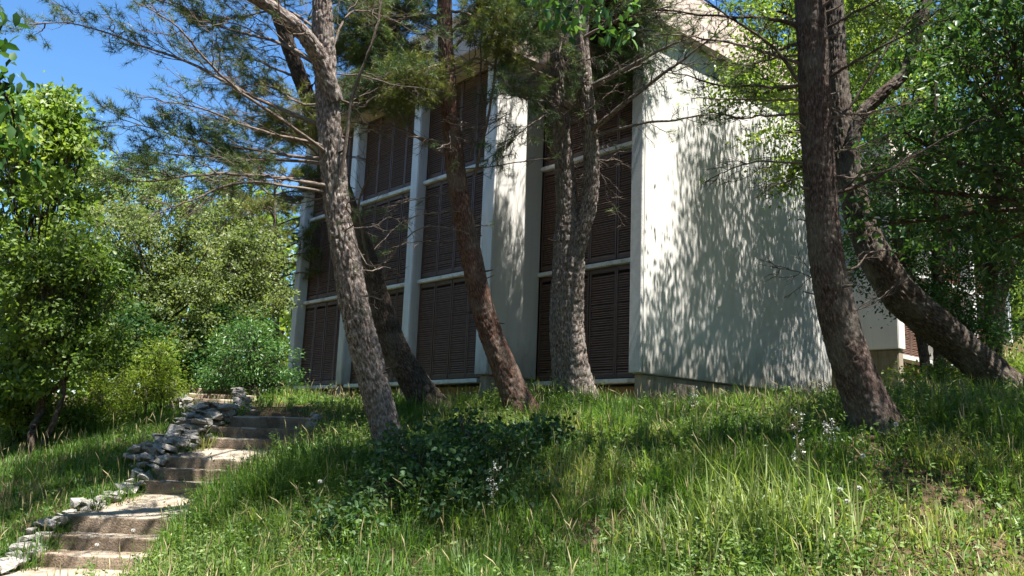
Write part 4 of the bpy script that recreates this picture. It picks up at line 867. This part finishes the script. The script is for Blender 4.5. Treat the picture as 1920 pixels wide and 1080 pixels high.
# a short undergrowth of blades
P, d = field(450000, 0, 30, 0, 26); patch = patchy(P); left = leftside(P)
keep = rng.random(len(P)) < np.where(left, 1, np.clip(.3+patch, .25, 1)); P = P[keep]; patch = patch[keep]; left = left[keep]; d = d[keep]
H = np.where(left, .12+.14*patch, .05+.17*patch)*(.5+rng.random(len(P)))
tone = np.clip(rng.random(len(P))*.5+dry(P)*np.where(left, .2, .75)-.03, 0, 1.1)
mg = MB(); ml = MB(); s1 = ~left
blades(mg, P[s1], H[s1], .007+.0004*d[s1], .8, tone[s1]); blades(ml, P[left], H[left], .007+.0004*d[left], .6, tone[left])
# tussocks of longer blades leaning outwards
T, d = field(44000, 0, 28, 0, 24); left = leftside(T); pt = patchy(T)
k = rng.random(len(T)) < np.where(left, .35, np.clip(pt*1.5-.2, .08, 1)); T = T[k]; d = d[k]; left = left[k]; pt = pt[k]; nb = 20
hh = np.where(left, .16+.1*pt, .16+.42*pt**1.5)*(.6+.8*rng.random(len(T))); tn = np.clip(rng.random(len(T))*.6+dry(T)*np.where(left, .2, .7)-.1, 0, 1)
off = rng.normal(size=(len(T), nb, 3))*np.array([1, 1, 0])*(.035+.1*hh)[:, None, None]
Q = (T[:, None]+off).reshape(-1, 3); az = np.arctan2(off[..., 1], off[..., 0]).ravel()
lr = np.repeat(left, nb); a_ = dict(H=np.repeat(hh, nb)*(.55+.6*rng.random(len(Q))), W=np.repeat(.0065+.0004*d, nb)*(.7+.8*rng.random(len(Q))), r=np.clip(np.repeat(tn, nb)+rng.normal(0, .12, len(Q)), 0, 1.1))
for buf, sel in ((mg, ~lr), (ml, lr)): blades(buf, Q[sel], a_['H'][sel], a_['W'][sel], .95, a_['r'][sel], az[sel])
P, d = field(90000, 26, 50, 2, 24); blades(mg, P, .3*(.5+rng.random(len(P))), .03, .8)
tag(mg.build('wild_grass', M['grass']), 'unmown wild grass on the bank under the pines', 'grass', kind='stuff')
tag(ml.build('lawn_grass', M['grass_lush']), 'lush green grass left of the stone kerb', 'grass', kind='stuff')
# low creeping leaves and upright leafy weeds
P, d = field(220000, 0, 26, 0, 20); pt = vnoise(P[:, 0]*.9, P[:, 1]*.9, 41); k = rng.random(len(P)) < np.clip(pt*1.9-.35, .22, 1); P = P[k]
P[:, 2] += .03+.2*rng.random(len(P))*vnoise(P[:, 0]*2, P[:, 1]*2, 42)
mw = MB(); leaves(mw, P, .06*(.4+1.1*rng.random(len(P))), .5, 1.3, .2)
P, d = field(30000, 0, 24, 0, 20); pt = vnoise(P[:, 0]*.7+5, P[:, 1]*.7, 43); k = (rng.random(len(P)) < np.clip(pt*2.2-.7, .06, 1)) & ~leftside(P); P = P[k]; n = len(P)
hw = near_wall(P)*(.2+.42*rng.random(n)*vnoise(P[:, 0], P[:, 1], 44)*1.3); ln = rng.normal(size=(n, 3))*np.array([.25, .25, 0])+np.array([0, 0, 1]); u = np.linspace(0, 1, 5)[None, :, None]
S = P[:, None]+ln[:, None]*u*hw[:, None, None]; tubes(mw, S, np.broadcast_to(np.linspace(.0028, .0015, 5)[None], (n, 5)), 3, np.full(n, .3))
nl = 16; f = .12+.88*rng.random((n, nl)); LP = P[:, None]+ln[:, None]*(f*hw[:, None])[..., None]; aa = rng.uniform(0, 6.283, (n, nl)); DD = np.stack([np.cos(aa), np.sin(aa), .25+0*aa], -1)
leaves(mw, LP.reshape(-1, 3), (.105*(1.1-.7*f)*(.6+.6*rng.random((n, 1)))).ravel(), .4, .9, .25, np.repeat(rng.random(n), nl)*.7+.3*rng.random(n*nl), 4, DD.reshape(-1, 3))
tag(mw.build('ground_weeds', M['weed']), 'small leaved weeds among the grass', 'weeds', kind='stuff')
# seed heads: thin pale stalks, thickest along the building
P, d = field(40000, 0, 24, 0, 23)
near = np.minimum(np.abs(P[:, 1]-10.2)+np.maximum(0, 12.2-P[:, 0])*3, np.abs(P[:, 0]-11.0)+np.maximum(0, 13-P[:, 1])*2)
k = rng.random(len(P)) < np.where(near < 1.1, .85, .22); P = P[k]; n = len(P)
Hs = np.where(near[k] < 1.1, .30, .45)*(.6+.7*rng.random(n)); a = rng.uniform(0, 6.283, n); ln = np.abs(rng.normal(.2, .2, n))
u = np.linspace(0, 1, 6)[None, :, None]; D = np.stack([np.cos(a)*ln, np.sin(a)*ln, np.ones(n)], 1)
Q = P[:, None]+(D[:, None]*u+np.array([[[0, 0, -.35]]])*u**3*ln[:, None, None]+np.stack([np.cos(a), np.sin(a), a*0], 1)[:, None]*.3*u**3*ln[:, None, None])*Hs[:, None, None]
mg = MB(); tubes(mg, Q, np.broadcast_to(np.array([.0016, .0016, .0014, .0014, .006, .001])[None]*1.4, (n, 6)), 3, rng.random(n))
tag(mg.build('grass_seed_heads', M['dry']), 'dry nodding seed heads of the tall grass', 'grass', kind='stuff')
# broad bladed bright clumps in the sunny foreground
for (lab, cx, cy, dd, n, h, sp) in (('large bright clump of long grass blades in the sunny foreground', 1390, 985, 8.6, 260, .85, .30), ('bright arching grass clump right of the largest clump', 1500, 990, 8.4, 200, .75, .28), ('small bright grass clump before the dark bramble', 1240, 985, 8.7, 130, .5, .22), ('low bright grass clump in the shade at the lower right', 1800, 1000, 8.0, 110, .32, .25), ('thin grass clump at the bottom below the bramble', 905, 1010, 9.0, 110, .30, .22)):
    b = ground_at(cx, cy, dd); t_ = empty('grass_clump', b, lab, 'grass clump', 'bright clumps of long grass')
    Pq = b+rng.normal(size=(n, 3))*sp*np.array([1, 1, 0]); Pq[:, 2] = gz(Pq[:, 0], Pq[:, 1]); mg = MB()
    blades(mg, Pq, h*(.5+.6*rng.random(n)), .02, .55, rng.random(n)*.9+.1); mg.build('blades', M['grass_pale'], t_)['kind'] = 'stuff'
# dandelion clocks
def clock_mesh():
    mb = MB(); n = 150; d_ = norm(rng.normal(size=(n, 3))); base = d_*.004; S = norm(np.cross(d_, rng.normal(size=(n, 3))))
    V = np.stack([base, d_*.026+S*.006, d_*.026-S*.006], 1); mb.add(V.reshape(-1, 3), f3=np.arange(3*n).reshape(-1, 3)); return mb.mesh('seed_ball', M['fluff'])
clockm = clock_mesh()
WHERE = ['highest, just right of the foot of the dark straight pine', 'right of the dark straight pine, low in the grass', 'in the shade right of the tall bright grass', 'beside the long bright grass blades', 'lowest, right of the bright clumps', 'over the middle concrete step', 'on a lower step edge', 'left of the bramble beside the steps']
for (lab, x, y, d) in zip(WHERE, (1680, 1618, 1610, 1575, 1588, 250, 182, 600), (796, 855, 915, 918, 940, 995, 1022, 903), (9.6, 9.2, 8.8, 8.8, 8.6, 11.2, 10.8, 10.2)):
    p = at(x, y, d); g_ = np.array([p[0]+.03, p[1]-.02, min(gz(p[0], p[1])[0], p[2]-.08)]); t_ = empty('dandelion_clock', g_, 'white dandelion clock '+lab, 'dandelion', 'dandelion clocks')
    mb = MB(); tubes(mb, resample(np.array([g_, g_*.5+p*.5+[.01, 0, 0], p]), 6)[None], np.full((1, 6), .0018), 4); mb.build('stalk', M['weed'], t_)
    link('seed_ball', clockm, t_, p)
# tall pale flowering weeds
for (lab, x, y0, y1, d) in (('tall pale flowering weed in front of the white wall', 1500, 930, 775, 9.0), ('branching dry flower stalk over the dark bramble', 925, 990, 880, 9.3), ('short pale flowering weed near the dark straight pine', 1560, 880, 800, 9.8), ('pale weed stalk standing by the foot of the big wall', 1300, 800, 735, 13.5)):
    b = ground_at(x, y0, d); p = at(x-8, y1, d); p[:2] = b[:2]+(p[:2]-b[:2])*.3; t_ = empty('flowering_weed', b, lab, 'weed', 'pale flowering weeds')
    L = resample(np.array([b-[0, 0, .05], b*.5+p*.5+[.02, .02, 0], p]), 12); mb = MB(); tubes(mb, L[None], np.linspace(.004, .002, 12)[None], 5)
    S2 = sub_branches(L[None], 16, .35, 1, .2, 4, .4, spread=.9); tubes(mb, S2, np.full(S2.shape[:2], .0016), 3); mb.build('stem', M['dry'], t_)
    fl = MB(); Q = np.repeat(S2[:, -1], 7, 0)+rng.normal(size=(len(S2)*7, 3))*.012; leaves(fl, Q, .022, .8, .6); fl.build('blossoms', M['fluff'], t_)
    lv = MB(); Q = L[rng.integers(1, 7, 18)]; leaves(lv, Q, .1, .2, .4, dirs=norm(rng.normal(size=(18, 3)))); lv.build('leaves', M['weed'], t_)
#print('TRIS', sum(sum(len(p.vertices)-2 for p in m.polygons) if len(m.polygons) < 3000 else int(np.sum(np.array([len(m.loops)-2*len(m.polygons)]))) for m in bpy.data.meshes))

# reddish needle litter, fallen twigs and cones
def on_stairs(n):
    i = rng.integers(0, 9, n); P = STEP_L[i]+RD*(rng.random((n, 1))**2*1.3)+ND*(rng.random((n, 1))*np.where(np.isin(i, [2, 5, 8]), 1.0, .3)[:, None]); return P, i
mb = MB(); P, i = on_stairs(2600)
nx = np.array([STEP_L[min(k+1, 8)] for k in range(9)]); run = (nx-STEP_L) @ ND; rise = np.where(run > .7, nx[:, 2]-.17-STEP_L[:, 2], 0)
P[:, 2] += np.where(run[i] > .7, rise[i]*np.clip(((P-STEP_L[i]) @ ND)/np.maximum(run[i], .1), 0, 1), 0)+.012
a = rng.uniform(0, 6.283, len(P)); D = np.stack([np.cos(a), np.sin(a), rng.normal(0, .05, len(P))], 1)*.05; S = np.stack([-np.sin(a), np.cos(a), 0*a], 1)*.0022
mb.add(np.stack([P-D-S, P-D+S, P+D], 1).reshape(-1, 3), f3=np.arange(3*len(P)).reshape(-1, 3), r=np.repeat(rng.random(len(P)), 3))
mlit = leafmat('fallen_red_needle', G3((.10, .045, .022), (.19, .09, .045), (.30, .17, .09)), .1, .8, 1, .1)
tag(mb.build('needle_litter', mlit), 'reddish fallen pine needles scattered on the steps', 'litter', kind='stuff')
mb = MB(); P, d = field(900, 3, 14, 3, 13); P = P[:260]; n = len(P); a = rng.uniform(0, 6.283, n); L = .15+.4*rng.random(n); u = np.linspace(-.5, .5, 5)
Q = P[:, None]+np.stack([np.cos(a)[:, None]*u*L[:, None], np.sin(a)[:, None]*u*L[:, None], .04+.10*rng.random((n, 1))+.12*L[:, None]*u*rng.normal(size=(n, 1))], -1)+rng.normal(size=(n, 5, 3))*.012
tubes(mb, Q, np.broadcast_to(np.array([.005, .005, .004, .003, .002])[None], (n, 5)), 4, rng.random(n))
tag(mb.build('fallen_twigs', M['twig']), 'fallen dry twigs lying in the grass under the pines', 'twigs', kind='stuff')
